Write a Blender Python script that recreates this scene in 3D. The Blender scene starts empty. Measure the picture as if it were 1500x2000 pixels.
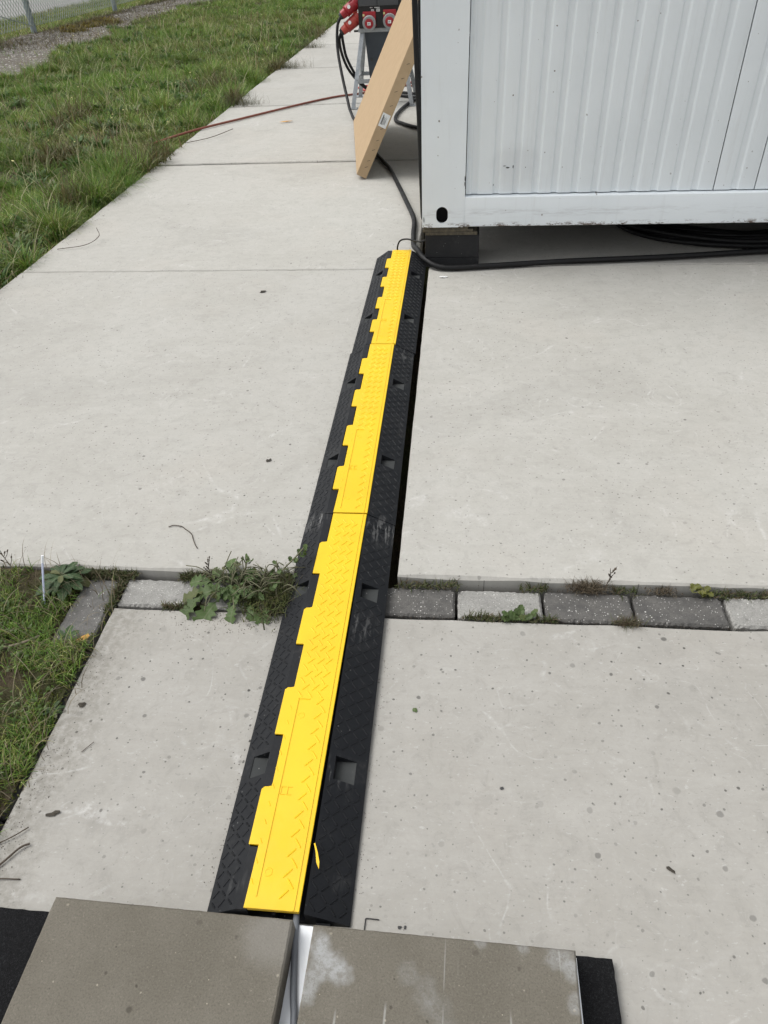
import bpy, bmesh, math, random
import numpy as np
from mathutils import Vector, Matrix
random.seed(7); RNG = np.random.default_rng(11)
R = math.radians
S = bpy.context.scene
COL = S.collection

# ------------------------------------------------------------------ camera, sky, sun, exposure
cam_d = bpy.data.cameras.new("camera"); cam = bpy.data.objects.new("camera", cam_d); COL.objects.link(cam)
cam_d.sensor_fit = 'VERTICAL'; cam_d.sensor_height = 24.0; cam_d.lens = 1401.9 / 2000 * 24
cam_d.clip_start = 0.02; cam_d.clip_end = 600
ax = Vector((0.99544823, 0.08585705, -0.04136881)); ay = -Vector((0.02250473, -0.63355949, -0.77336661)); az = -Vector((-0.09260858, 0.76891543, -0.63260786))
m = Matrix((ax, ay, az)).transposed().to_4x4(); m.translation = (0, 0, 1.27)
cam.matrix_world = m; S.camera = cam

W = bpy.data.worlds.new("World"); S.world = W; W.use_nodes = True
wn = W.node_tree; bg = wn.nodes["Background"]
sky = wn.nodes.new("ShaderNodeTexSky"); sky.sky_type = 'NISHITA'; sky.sun_disc = False
SUN_DIR = Vector((-0.50, 0.06, 0.86)).normalized()          # towards the sun
sky.sun_elevation = math.asin(SUN_DIR.z); sky.sun_rotation = math.atan2(SUN_DIR.x, SUN_DIR.y)
sky.air_density = 1.0; sky.dust_density = 3.0; sky.ozone_density = 1.0
hs = wn.nodes.new("ShaderNodeHueSaturation"); hs.inputs["Saturation"].default_value = 0.12
wn.links.new(sky.outputs[0], hs.inputs["Color"]); wn.links.new(hs.outputs[0], bg.inputs[0]); bg.inputs[1].default_value = 0.14
sl = bpy.data.lights.new("sun", 'SUN'); sl.energy = 0.9; sl.angle = R(40); sl.color = (1, 0.97, 0.92)
so = bpy.data.objects.new("sun", sl); COL.objects.link(so)
so.rotation_euler = SUN_DIR.to_track_quat('Z', 'Y').to_euler()
S.view_settings.view_transform = 'Standard'; S.view_settings.look = 'None'
S.view_settings.exposure = 0.62; S.view_settings.gamma = 1.0; S.view_settings.use_curve_mapping = False

# ------------------------------------------------------------------ node helpers
class G:
    def __init__(s, name):
        s.m = bpy.data.materials.new(name); s.m.use_nodes = True; s.t = s.m.node_tree; s.b = s.t.nodes["Principled BSDF"]
        s.geo = None; s.tc = None
    def put(s, sock, v):
        if isinstance(v, bpy.types.NodeSocket): s.t.links.new(v, sock)
        elif v is not None:
            if hasattr(sock.default_value, '__len__') and not hasattr(v, '__len__'): v = (v,) * len(sock.default_value)
            if hasattr(v, '__len__') and len(sock.default_value) == 4 and len(v) == 3: v = (*v, 1)
            sock.default_value = v
    def new(s, t, **p):
        n = s.t.nodes.new("ShaderNode" + t)
        for k, v in p.items(): setattr(n, k, v)
        return n
    def pos(s):
        if not s.geo: s.geo = s.new("NewGeometry")
        return s.geo.outputs["Position"]
    def obj(s):
        if not s.tc: s.tc = s.new("TexCoord")
        return s.tc.outputs["Object"]
    def rnd(s): return s.new("ObjectInfo").outputs["Random"]
    def map(s, v, scale=(1, 1, 1), loc=(0, 0, 0), rot=(0, 0, 0)):
        n = s.new("Mapping"); s.put(n.inputs[0], v); s.put(n.inputs["Scale"], scale); s.put(n.inputs["Location"], loc); s.put(n.inputs["Rotation"], rot); return n.outputs[0]
    def noise(s, v, sc, det=4, rough=.55, dist=0, col=False):
        n = s.new("TexNoise"); s.put(n.inputs["Vector"], v); s.put(n.inputs["Scale"], sc); s.put(n.inputs["Detail"], det); s.put(n.inputs["Roughness"], rough); s.put(n.inputs["Distortion"], dist)
        return n.outputs[1 if col else 0]
    def vor(s, v, sc, dims='3D', feat='F1', rand=1):
        n = s.new("TexVoronoi", voronoi_dimensions=dims, feature=feat); s.put(n.inputs["Vector"], v); s.put(n.inputs["Scale"], sc); s.put(n.inputs["Randomness"], rand); return n
    def ramp(s, f, stops):
        n = s.new("ValToRGB"); s.put(n.inputs[0], f); e = n.color_ramp.elements
        while len(e) < len(stops): e.new(.5)
        for k, (p, c) in enumerate(stops):
            e[k].position = p; e[k].color = (c, c, c, 1) if not hasattr(c, '__len__') else (*c, 1)
        return n.outputs[0]
    def mix(s, f, a, b, mode='MIX'):
        n = s.new("MixRGB", blend_type=mode); s.put(n.inputs[0], f); s.put(n.inputs[1], a); s.put(n.inputs[2], b); return n.outputs[0]
    def mth(s, op, a, b=None, c=None, clamp=False):
        n = s.new("Math", operation=op, use_clamp=clamp); s.put(n.inputs[0], a)
        if b is not None: s.put(n.inputs[1], b)
        if c is not None: s.put(n.inputs[2], c)
        return n.outputs[0]
    def step(s, v, lo, hi, a=0., b=1.):
        n = s.new("MapRange", interpolation_type='SMOOTHSTEP'); s.put(n.inputs[0], v); s.put(n.inputs[1], lo); s.put(n.inputs[2], hi); s.put(n.inputs[3], a); s.put(n.inputs[4], b); return n.outputs[0]
    def sep(s, v):
        n = s.new("SeparateXYZ"); s.put(n.inputs[0], v); return n.outputs
    def bump(s, h, st=.3, d=.002, nrm=None):
        n = s.new("Bump"); s.put(n.inputs["Strength"], st); s.put(n.inputs["Distance"], d); s.put(n.inputs["Height"], h)
        if nrm: s.put(n.inputs["Normal"], nrm)
        return n.outputs[0]
    def dist(s, v, p):
        n = s.new("VectorMath", operation='DISTANCE'); s.put(n.inputs[0], v); n.inputs[1].default_value = p; return n.outputs["Value"]
    def out(s, col, rough=.6, nrm=None, metal=0, spec=.5):
        s.put(s.b.inputs["Base Color"], col); s.put(s.b.inputs["Roughness"], rough); s.put(s.b.inputs["Metallic"], metal)
        s.put(s.b.inputs["Specular IOR Level"], spec)
        if nrm: s.put(s.b.inputs["Normal"], nrm)
        return s.m

def flat_xy(g, v):      # drop Z so that marks on a slab stay upright dots
    x = g.sep(v); n = g.new("CombineXYZ"); g.put(n.inputs[0], x[0]); g.put(n.inputs[1], x[1]); return n.outputs[0]

def spots(g, p, sc, thr, rmin, rmax, soft=.25):
    """sparse round spots: returns mask"""
    w = g.new("VectorMath", operation='ADD'); g.put(w.inputs[0], p)
    nz = g.noise(p, 60, 2, col=True); sc2 = g.new("VectorMath", operation='SCALE'); g.put(sc2.inputs[0], nz); sc2.inputs["Scale"].default_value = .006
    g.put(w.inputs[1], sc2.outputs[0])
    v = g.vor(w.outputs[0], sc, '2D'); c = g.sep(v.outputs["Color"])
    on = g.mth('GREATER_THAN', c[0], thr)
    rad = g.mth('MULTIPLY_ADD', g.mth('POWER', c[1], 1.9), rmax - rmin, rmin)
    rel = g.mth('DIVIDE', v.outputs["Distance"], g.mth('MULTIPLY', rad, sc))
    mk = g.step(rel, 1 - soft, 1 + soft, 1, 0)
    return g.mth('MULTIPLY', g.mth('MULTIPLY', mk, on), g.mth('MULTIPLY_ADD', c[2], .6, .4))

def concrete_mat(name, a, b, front=False):
    g = G(name); p3 = g.pos(); p = flat_xy(g, p3)
    big = g.noise(p, 1.3, 5, .6, .6); mid = g.noise(p, 7, 6, .65, 1.2); fine = g.noise(p3, 160, 3, .7)
    streak = g.noise(g.map(p, (2.2, 14, 1)), 2.4, 5, .6, .8)
    c = g.mix(g.step(g.mth('ADD', g.mth('MULTIPLY', big, .55), g.mth('MULTIPLY', mid, .45)), .32, .66), b, a)
    c = g.mix(g.step(streak, .45, .8, 0, .35), c, [x * 1.1 for x in a])
    cloud = g.noise(p, 3.1, 8, .72, 2.0)
    c = g.mix(g.step(cloud, .5, .78, 0, .38), c, [x * y for x, y in zip(b, (.8, .8, .8))])
    st_ = g.noise(g.map(p, loc=(21, 3, 0)), .9, 7, .62, 1.4); c = g.mix(g.step(st_, .56, .62, 0, .16), c, [x * .7 for x in b]); c = g.mix(g.step(g.noise(p, 2.1, 3, .5), .52, .72, 0, .34), c, (a[0] * 1.0, a[1] * .96, a[2] * .93))
    mot = g.noise(p, 21, 8, .78, .8); c = g.mix(g.step(mot, .36, .5, .34, 0), c, [x * .78 for x in b]); c = g.mix(g.step(mot, .52, .7, 0, .3), c, [x * 1.14 for x in a])
    brush = g.noise(g.map(p, (5, 60, 1)), 3.0, 4, .7, .5); c = g.mix(g.step(brush, .5, .8, 0, .16), c, [x * .72 for x in b])
    fk = g.noise(g.map(p, (.5, 1, 1)), 120, 4, .8, .4); c = g.mix(g.step(fk, .60, .68, 0, .45), c, (.56, .55, .53)); c = g.mix(g.step(fk, .40, .32, 0, .38), c, (.22, .215, .2))
    # pale scrape curves
    for sc, off, amt in ((1.7, 3.1, .5), (2.9, 9.7, .45), (4.6, 17.0, .4), (7.7, 31.0, .3)):
        n = g.noise(g.map(p, loc=(off, off * 2, 0)), sc, 1.5, .4, 1.6)
        ln = g.step(g.mth('ABSOLUTE', g.mth('SUBTRACT', n, .5)), 0.0, .013, 1, 0)
        gate = g.step(g.noise(g.map(p, loc=(off * 3, 1, 0)), 3.3, 3), .5, .66)
        brk = g.step(g.noise(p, 34, 5, .8), .40, .66)
        c = g.mix(g.mth('MULTIPLY', g.mth('MULTIPLY', ln, gate), g.mth('MULTIPLY', brk, amt)), c, (.66, .655, .64))
    # dark rubbed marks
    rub = g.mth('MULTIPLY', g.step(g.noise(g.map(p, (1, 1.6, 1), (5, 2, 0)), 11, 7, .75, .4), .62, .74), g.step(g.noise(p, 2.7, 2), .52, .68))
    c = g.mix(g.mth('MULTIPLY', rub, .35), c, (.17, .165, .155))
    c = g.mix(g.step(fine, .3, .75, .0, .22), c, (.3, .295, .28))
    # spots: faint big ones, mid grey ones, small black pits
    k = 1.15 if front else .85
    s1 = spots(g, p, 9, .55, .002 * k, .008 * k, .35); s2 = spots(g, g.map(p, loc=(3.3, 7.7, 0)), 12, .45, .0015 * k, .0055 * k); s3 = spots(g, g.map(p, loc=(13.3, 4.1, 0)), 24, .35, .0010 * k, .0028 * k)
    dens = g.step(g.noise(g.map(p, loc=(8, 3, 0)), 1.9, 3, .6), .36, .6, .25, 1); s2 = g.mth('MULTIPLY', s2, dens); s3 = g.mth('MULTIPLY', s3, dens)
    s4 = spots(g, g.map(p, loc=(1.7, 24.1, 0)), 34, .28, .0008 * (1 if front else 1.3), .002 * (1 if front else 1.25))
    c = g.mix(g.mth('MULTIPLY', s1, .36), c, (.16, .155, .14))
    c = g.mix(g.mth('MULTIPLY', s2, .85), c, (.085, .083, .077))
    c = g.mix(g.mth('MULTIPLY', s3, .95), c, (.045, .044, .04))
    c = g.mix(g.mth('MULTIPLY', s4, .75), c, (.10, .098, .09))
    if front:   # soil trodden onto the slab along the grass edge
        x, y = g.sep(p)[0], g.sep(p)[1]
        e = g.mth('ADD', g.mth('SUBTRACT', x, -.83), g.mth('MULTIPLY', g.noise(p, 9, 5, .7), -.16))
        dm = g.mth('MULTIPLY', g.step(e, -.06, .07, 1, 0), g.step(g.noise(p, 55, 5, .75), .36, .62))
        c = g.mix(g.mth('MULTIPLY', dm, .5), c, (.16, .148, .12))
    c = g.mix(.5, c, g.mix(1, c, g.mth('MULTIPLY_ADD', g.rnd(), .20, .89), 'MULTIPLY'))
    h = g.mth('SUBTRACT', g.mth('ADD', g.mth('MULTIPLY', fine, .25), g.mth('MULTIPLY', mid, .8)), g.mth('MULTIPLY', g.mth('ADD', s2, s3), 1.2))
    return g.out(c, g.step(mid, .3, .7, .78, .92), g.bump(h, .35, .0012), spec=.25)

M = {}
M['slab'] = concrete_mat("concrete_slab", (.43, .42, .388), (.378, .366, .332))
M['slab_front'] = concrete_mat("concrete_front", (.395, .382, .352), (.342, .328, .296), True)

def brick_mat(name, a, b, speck):
    g = G(name); p = g.pos()
    c = g.mix(g.step(g.noise(p, 26, 6, .7), .3, .7), a, b)
    c = g.mix(g.step(g.noise(p, 260, 3, .75), .45, .7, 0, .6), c, [x * .45 for x in a])
    v = g.vor(p, 210); cc = g.sep(v.outputs["Color"])
    sp = g.mth('MULTIPLY', g.mth('GREATER_THAN', cc[0], speck), g.step(v.outputs["Distance"], .12, .36, 1, 0))
    c = g.mix(g.mth('MULTIPLY', sp, .8), c, (.6, .59, .56))
    v2 = g.vor(p, 90); cc2 = g.sep(v2.outputs["Color"])
    sp2 = g.mth('MULTIPLY', g.mth('GREATER_THAN', cc2[0], .9), g.step(v2.outputs["Distance"], .1, .22, 1, 0))
    c = g.mix(sp2, c, (.58, .57, .54))
    c = g.mix(g.mth('MULTIPLY', spots(g, flat_xy(g, p), 24, .6, .001, .004), .7), c, (.07, .07, .065))
    return g.out(c, .9, g.bump(g.mth('ADD', g.noise(p, 240, 4, .8), g.mth('MULTIPLY', v.outputs["Distance"], .5)), .6, .002), spec=.2)
M['brick_dark'] = brick_mat("brick_dark", (.135, .13, .122), (.085, .083, .08), .72)
M['brick_mid'] = brick_mat("brick_mid", (.17, .166, .158), (.115, .112, .107), .86)
M['brick_light'] = brick_mat("brick_light", (.33, .325, .305), (.26, .255, .24), .8)

def soil_mat():
    g = G("soil"); p = g.pos()
    c = g.mix(g.step(g.noise(p, 5, 6, .7), .3, .7), (.06, .045, .03), (.1, .078, .052))
    c = g.mix(g.step(g.noise(p, 60, 4, .7), .4, .7, 0, .7), c, (.04, .03, .02))
    c = g.mix(g.step(g.noise(g.map(p, loc=(4, 4, 0)), 1.6, 5, .7), .42, .6, 0, .75), c, (.045, .06, .018))
    return g.out(c, .95, g.bump(g.noise(p, 45, 6, .75), .9, .015), spec=.15)
M['soil'] = soil_mat()
def gravel_mat():
    g = G("gravel_earth"); p = g.pos()
    v = g.vor(p, 38); cc = g.sep(v.outputs["Color"])
    c = g.mix(cc[0], (.12, .11, .095), (.21, .197, .175))
    c = g.mix(g.step(g.noise(p, 2.3, 6, .7), .4, .65), c, (.15, .13, .105))
    c = g.mix(g.mth('GREATER_THAN', cc[1], .93), c, (.52, .5, .46))
    return g.out(c, .95, g.bump(v.outputs["Distance"], .8, .02), spec=.2)
M['gravel'] = gravel_mat()
def road_mat():
    g = G("asphalt_road"); p = g.pos()
    c = g.mix(g.noise(p, 1.1, 5), (.25, .245, .235), (.32, .315, .30)); c = g.mix(g.step(g.noise(p, 60, 3), .4, .7, 0, .5), c, (.18, .18, .175))
    return g.out(c, .9, g.bump(g.noise(p, 120, 2), .4, .006), spec=.3)
M['road'] = road_mat()

def yellow_mat():
    g = G("yellow_plastic"); p = g.obj()
    c = g.mix(g.step(g.noise(p, 9, 5, .6), .35, .7), (.79, .515, .010), (.755, .478, .009))
    c = g.mix(g.mth('MULTIPLY', g.step(g.noise(g.map(p, (1.5, .6, 1)), 45, 6, .75), .6, .78), .25), c, (.45, .29, .04))
    return g.out(c, g.step(g.noise(p, 30, 4), .3, .7, .42, .58), g.bump(g.noise(p, 220, 3), .12, .0006), spec=.4)
M['yellow'] = yellow_mat()
def black_mat(name, base, rough, dust=.25, spec=.5):
    g = G(name); p = g.pos()
    d = g.mth('MULTIPLY', g.step(g.noise(p, 11, 6, .7, .6), .5, .78), g.step(g.noise(p, 130, 4, .75), .3, .7))
    c = g.mix(g.mth('MULTIPLY', d, dust), base, (.16, .155, .145))
    v = g.vor(p, 130); cc = g.sep(v.outputs["Color"])
    sp = g.mth('MULTIPLY', g.mth('GREATER_THAN', cc[0], .965), g.step(v.outputs["Distance"], .1, .25, 1, 0))
    c = g.mix(g.mth('MULTIPLY', sp, dust * 1.6), c, (.3, .3, .29))
    if name == "black_rubber":
        stn = g.noise(g.map(p, (70, 9, 30), rot=(0, 0, R(38))), 1.6, 4, .7)
        for q, rad, amt in (((-.365, 1.47, .03), .055, .75), ((-.18, 1.44, .03), .07, .55), ((-.195, 1.10, .03), .06, .4), ((-.20, .73, .03), .05, .3), ((-.175, 2.45, .03), .07, .4), ((-.36, .52, .03), .04, .3), ((-.165, .53, .02), .035, .35)):
            wn_ = g.step(g.mth('ADD', g.dist(p, q), g.mth('MULTIPLY', g.noise(p, 30, 3), .03)), rad * .3, rad * 1.3, amt, 0)
            c = g.mix(g.mth('MULTIPLY', wn_, g.step(stn, .5, .62)), c, (.20, .20, .195))
    return g.out(c, g.step(g.noise(p, 22, 5, .7), .3, .7, rough - .07, rough + .1), g.bump(g.noise(p, 300, 3), .15, .0006), spec=spec)
M['black'] = black_mat("black_rubber", (.0056, .0066, .0086), .56, .2, .28)
M['cable'] = black_mat("black_cable", (.0065, .0065, .007), .55, .12, .3)
M['block'] = black_mat("black_block", (.012, .0125, .014), .62, .3, .35)
M['pocket'] = black_mat("skylit_dusty_rubber", (.036, .039, .039), .7, .4, .3)  # paler base paints in sky light on the flat pocket floors, plus dust
M['grey_cable'] = black_mat("grey_cable", (.15, .162, .18), .5, .12)
M['red_cable'] = black_mat("red_cable", (.19, .055, .035), .6, .3)
M['blackbox'] = black_mat("black_enclosure", (.006, .006, .0065), .35, .06)
M['darkgrey'] = black_mat("dark_grey_plastic", (.05, .052, .055), .45, .1)

def white_mat():
    g = G("white_paint"); p = g.pos(); z = g.sep(p)[2]; x = g.sep(p)[0]
    c = g.mix(g.step(g.noise(p, 2.4, 5, .6), .35, .7), (.765, .812, .838), (.725, .772, .798))
    c = g.mix(g.mth('MULTIPLY', g.step(g.noise(g.map(p, (26, 26, 1.6)), 1.4, 5, .7), .52, .8), .3), c, (.53, .54, .54))
    c = g.mix(g.mth('MULTIPLY', g.step(g.noise(p, 34, 6, .75), .62, .8), .25), c, (.5, .51, .5))
    # horizontal dirty band along the bottom rail
    bd = g.mth('MULTIPLY', g.step(g.mth('ABSOLUTE', g.mth('SUBTRACT', z, .247)), .0, .03, 1, 0), g.step(g.noise(g.map(p, (3, 3, 22)), 3, 5, .75), .45, .66))
    c = g.mix(g.mth('MULTIPLY', bd, .4), c, (.4, .4, .41))
    # scuffed knock on the ribs
    d = g.mth('ADD', g.dist(p, (.24, 3.40, .425)), g.mth('MULTIPLY', g.noise(p, 16, 5), .12))
    c = g.mix(g.step(d, .10, .19, .22, 0), c, (.42, .43, .45))
    # rust chips along the bottom edge and a few isolated
    lowz = g.step(z, .188, .212, 1, 0)
    rs = g.mth('MULTIPLY', lowz, g.step(g.noise(g.map(p, (1, 1, 2.5)), 14, 6, .84), .51, .56))
    chips = g.mth('MULTIPLY', spots(g, g.map(p, rot=(R(90), 0, 0)), 13, .75, .001, .004), 1.0)
    c = g.mix(g.mth('MAXIMUM', rs, g.mth('MULTIPLY', chips, .8)), c, (.09, .05, .028))
    return g.out(c, g.step(g.noise(p, 12, 5), .3, .7, .36, .5), g.bump(g.noise(p, 18, 4), .08, .002), spec=.45)
M['white'] = white_mat()
def simple(name, a, b, sc=30, rough=.6, metal=0, bumpd=.0006, spec=.5):
    g = G(name); p = g.pos(); n = g.noise(p, sc, 5, .65)
    return g.out(g.mix(g.step(n, .3, .7), a, b), rough, g.bump(g.noise(p, sc * 6, 3), .2, bumpd), metal, spec)
M['white_plain'] = simple("white_steel", (.87, .89, .91), (.82, .85, .88), 12, .4)
M['cardboard'] = simple("cardboard", (.415, .30, .185), (.38, .275, .165), 18, .85, 0, .0008, .2)
M['paper'] = simple("label_paper", (.72, .72, .7), (.66, .66, .65), 40, .7)
M['ink'] = simple("label_ink", (.03, .03, .03), (.05, .05, .05), 40, .7)
M['red'] = simple("red_plastic", (.33, .014, .022), (.26, .011, .018), 30, .38)
M['orange_red'] = simple("faded_red_plastic", (.42, .055, .035), (.34, .03, .026), 30, .42)
M['greyring'] = simple("grey_plastic", (.30, .31, .31), (.25, .26, .26), 30, .45)
M['galv'] = simple("galvanised_steel", (.40, .42, .43), (.29, .31, .33), 40, .42, .65)
M['post'] = simple("grey_post", (.25, .29, .315), (.22, .255, .28), 12, .5, .1)
M['wire'] = simple("fence_wire", (.27, .31, .27), (.22, .26, .22), 12, .5, .2)
M['plate'] = simple("slate_sheet", (.055, .066, .082), (.042, .052, .066), 8, .5)
M['blue'] = simple("blue_plastic", (.006, .012, .065), (.005, .01, .05), 8, .4)
M['ply'] = simple("plywood", (.10, .085, .055), (.05, .042, .03), 70, .85)
M['dark_steel'] = simple("dark_underside", (.02, .02, .021), (.03, .03, .03), 12, .7)
M['yellow_flower'] = simple("yellow_flower", (.55, .5, .16), (.6, .56, .3), 50, .7)
def mat_mat():
    g = G("rubber_mat"); p = g.pos()
    f = g.noise(g.map(p, (1, 1, 1)), 330, 4, .8, 1.5)
    c = g.mix(g.step(f, .45, .75), (.005, .005, .006), (.05, .052, .056))
    return g.out(c, .9, g.bump(f, 1, .006), spec=.25)
M['mat'] = mat_mat()

def tile_mat(name, pale):
    g = G(name); p = g.obj()
    c = g.mix(g.step(g.noise(p, 7, 6, .65), .32, .7), (.168, .154, .127), (.136, .124, .10))
    gr = g.noise(p, 330, 3, .8); c = g.mix(g.step(gr, .42, .72, 0, .55), c, (.075, .068, .055))
    c = g.mix(g.step(g.noise(g.map(p, loc=(7, 3, 1)), 260, 3, .8), .55, .75, 0, .5), c, (.26, .24, .2))
    c = g.mix(g.mth('MULTIPLY', spots(g, flat_xy(g, p), 30, .7, .0008, .003), .8), c, (.42, .38, .3))
    c = g.mix(g.mth('MULTIPLY', spots(g, g.map(flat_xy(g, p), loc=(2, 5, 0)), 16, .62, .001, .0045, .4), .8), c, (.05, .045, .036))
    nz = g.mth('MULTIPLY', g.mth('SUBTRACT', g.noise(p, 30, 6, .75), .5), .045)
    if pale:
        def blob(q, r, amt):
            nonlocal c
            d = g.mth('ADD', g.dist(g.map(p, (1, 1, 0)), q), nz)
            c = g.mix(g.mth('MULTIPLY', g.step(d, r * .4, r * 1.5, amt, 0), g.mth('MULTIPLY', g.step(g.noise(p, 240, 3, .8), .3, .6, .35, 1), g.step(g.noise(p, 55, 6, .75), .34, .56, .35, 1))), c, (.33, .335, .33))
        for q, r_, a_ in (((-.186, .172), .017, .9), ((-.178, .150), .022, .9), ((-.163, .146), .018, .85), ((-.148, .134), .014, .75), ((-.190, .125), .017, .75), ((-.193, .10), .012, .6), ((-.047, .146), .014, .24), ((-.02, .125), .018, .26), ((-.004, .105), .020, .24), ((.01, .08), .016, .18), ((.175, .188), .018, .65), ((.192, .168), .012, .6), ((.195, .13), .012, .5), ((.195, .09), .009, .45), ((.12, .195), .009, .45), ((.06, .197), .008, .4)):
            blob((*q, 0), r_, a_)
        st = g.mth('MULTIPLY', g.step(g.noise(g.map(p, (46, 1.1, 1), (3, .3, 0)), 1.6, 2, .5), .62, .68), g.step(g.noise(g.map(p, (9, 7, 1)), 1.3, 3), .48, .58))
        c = g.mix(g.mth('MULTIPLY', st, .5), c, (.4, .4, .38))
    else:
        d = g.mth('ADD', g.dist(g.map(p, (1, 1, 0)), (.17, .17, 0)), nz); c = g.mix(g.step(d, .02, .06, .25, 0), c, (.33, .32, .3))
    return g.out(c, .9, g.bump(gr, .55, .0015), spec=.2)
M['tile_a'] = tile_mat("paving_tile_olive", False); M['tile_b'] = tile_mat("paving_tile_stained", True)

def foliage_mat(name, attr=True, a=None, b=None, trans=.25):
    g = G(name)
    if attr:
        at = g.new("Attribute", attribute_name="Col"); c = at.outputs["Color"]
    else:
        p = g.obj(); c = g.mix(g.noise(p, 70, 5, .7), a, b)
        xx = g.mth('ABSOLUTE', g.sep(p)[0]); c = g.mix(g.step(xx, .0006, .0018, .55, 0), c, (.22, .24, .14))
        vn = g.mth('PINGPONG', g.mth('SUBTRACT', g.sep(p)[1], g.mth('MULTIPLY', xx, .8)), .005); c = g.mix(g.step(vn, .0, .0016, .3, 0), c, (.2, .22, .13))
        c = g.mix(g.mth('MULTIPLY_ADD', g.rnd(), .7, -.1), c, [x * .5 for x in b]); rr = g.mth('FRACT', g.mth('MULTIPLY', g.rnd(), 7.31)); c = g.mix(g.step(rr, .8, .95, 0, .6), c, (.16, .15, .06))
        c = g.mix(g.mth('MULTIPLY', g.step(g.noise(p, 45, 5, .8), .62, .72), .5), c, (.13, .09, .04))
    tr = g.new("BsdfTranslucent"); g.put(tr.inputs[0], c); mx = g.new("MixShader"); mx.inputs[0].default_value = trans
    g.out(c, .55, spec=.3); g.t.links.new(g.b.outputs[0], mx.inputs[1]); g.t.links.new(tr.outputs[0], mx.inputs[2])
    g.t.links.new(mx.outputs[0], g.t.nodes["Material Output"].inputs[0]); return g.m
M['grass'] = foliage_mat("grass_blades")
M['leaf'] = foliage_mat("weed_leaf", False, (.072, .135, .036), (.115, .165, .06))
M['leaf_dark'] = foliage_mat("rosette_leaf", False, (.042, .085, .03), (.06, .105, .042))
M['stem'] = simple("weed_stem", (.13, .13, .07), (.09, .085, .05), 60, .7)
M['twig'] = simple("dry_twig", (.09, .07, .05), (.055, .042, .032), 60, .85)
M['pale_twig'] = simple("pale_twig", (.25, .21, .15), (.18, .15, .11), 60, .85)
M['dead_leaf'] = simple("dead_leaf", (.05, .042, .03), (.03, .026, .02), 60, .85)
M['orange_leaf'] = simple("orange_leaf", (.6, .33, .09), (.5, .25, .06), 60, .75)
M['tip_plastic'] = simple("white_blue_plastic", (.62, .66, .82), (.55, .6, .78), 60, .4)

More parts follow.
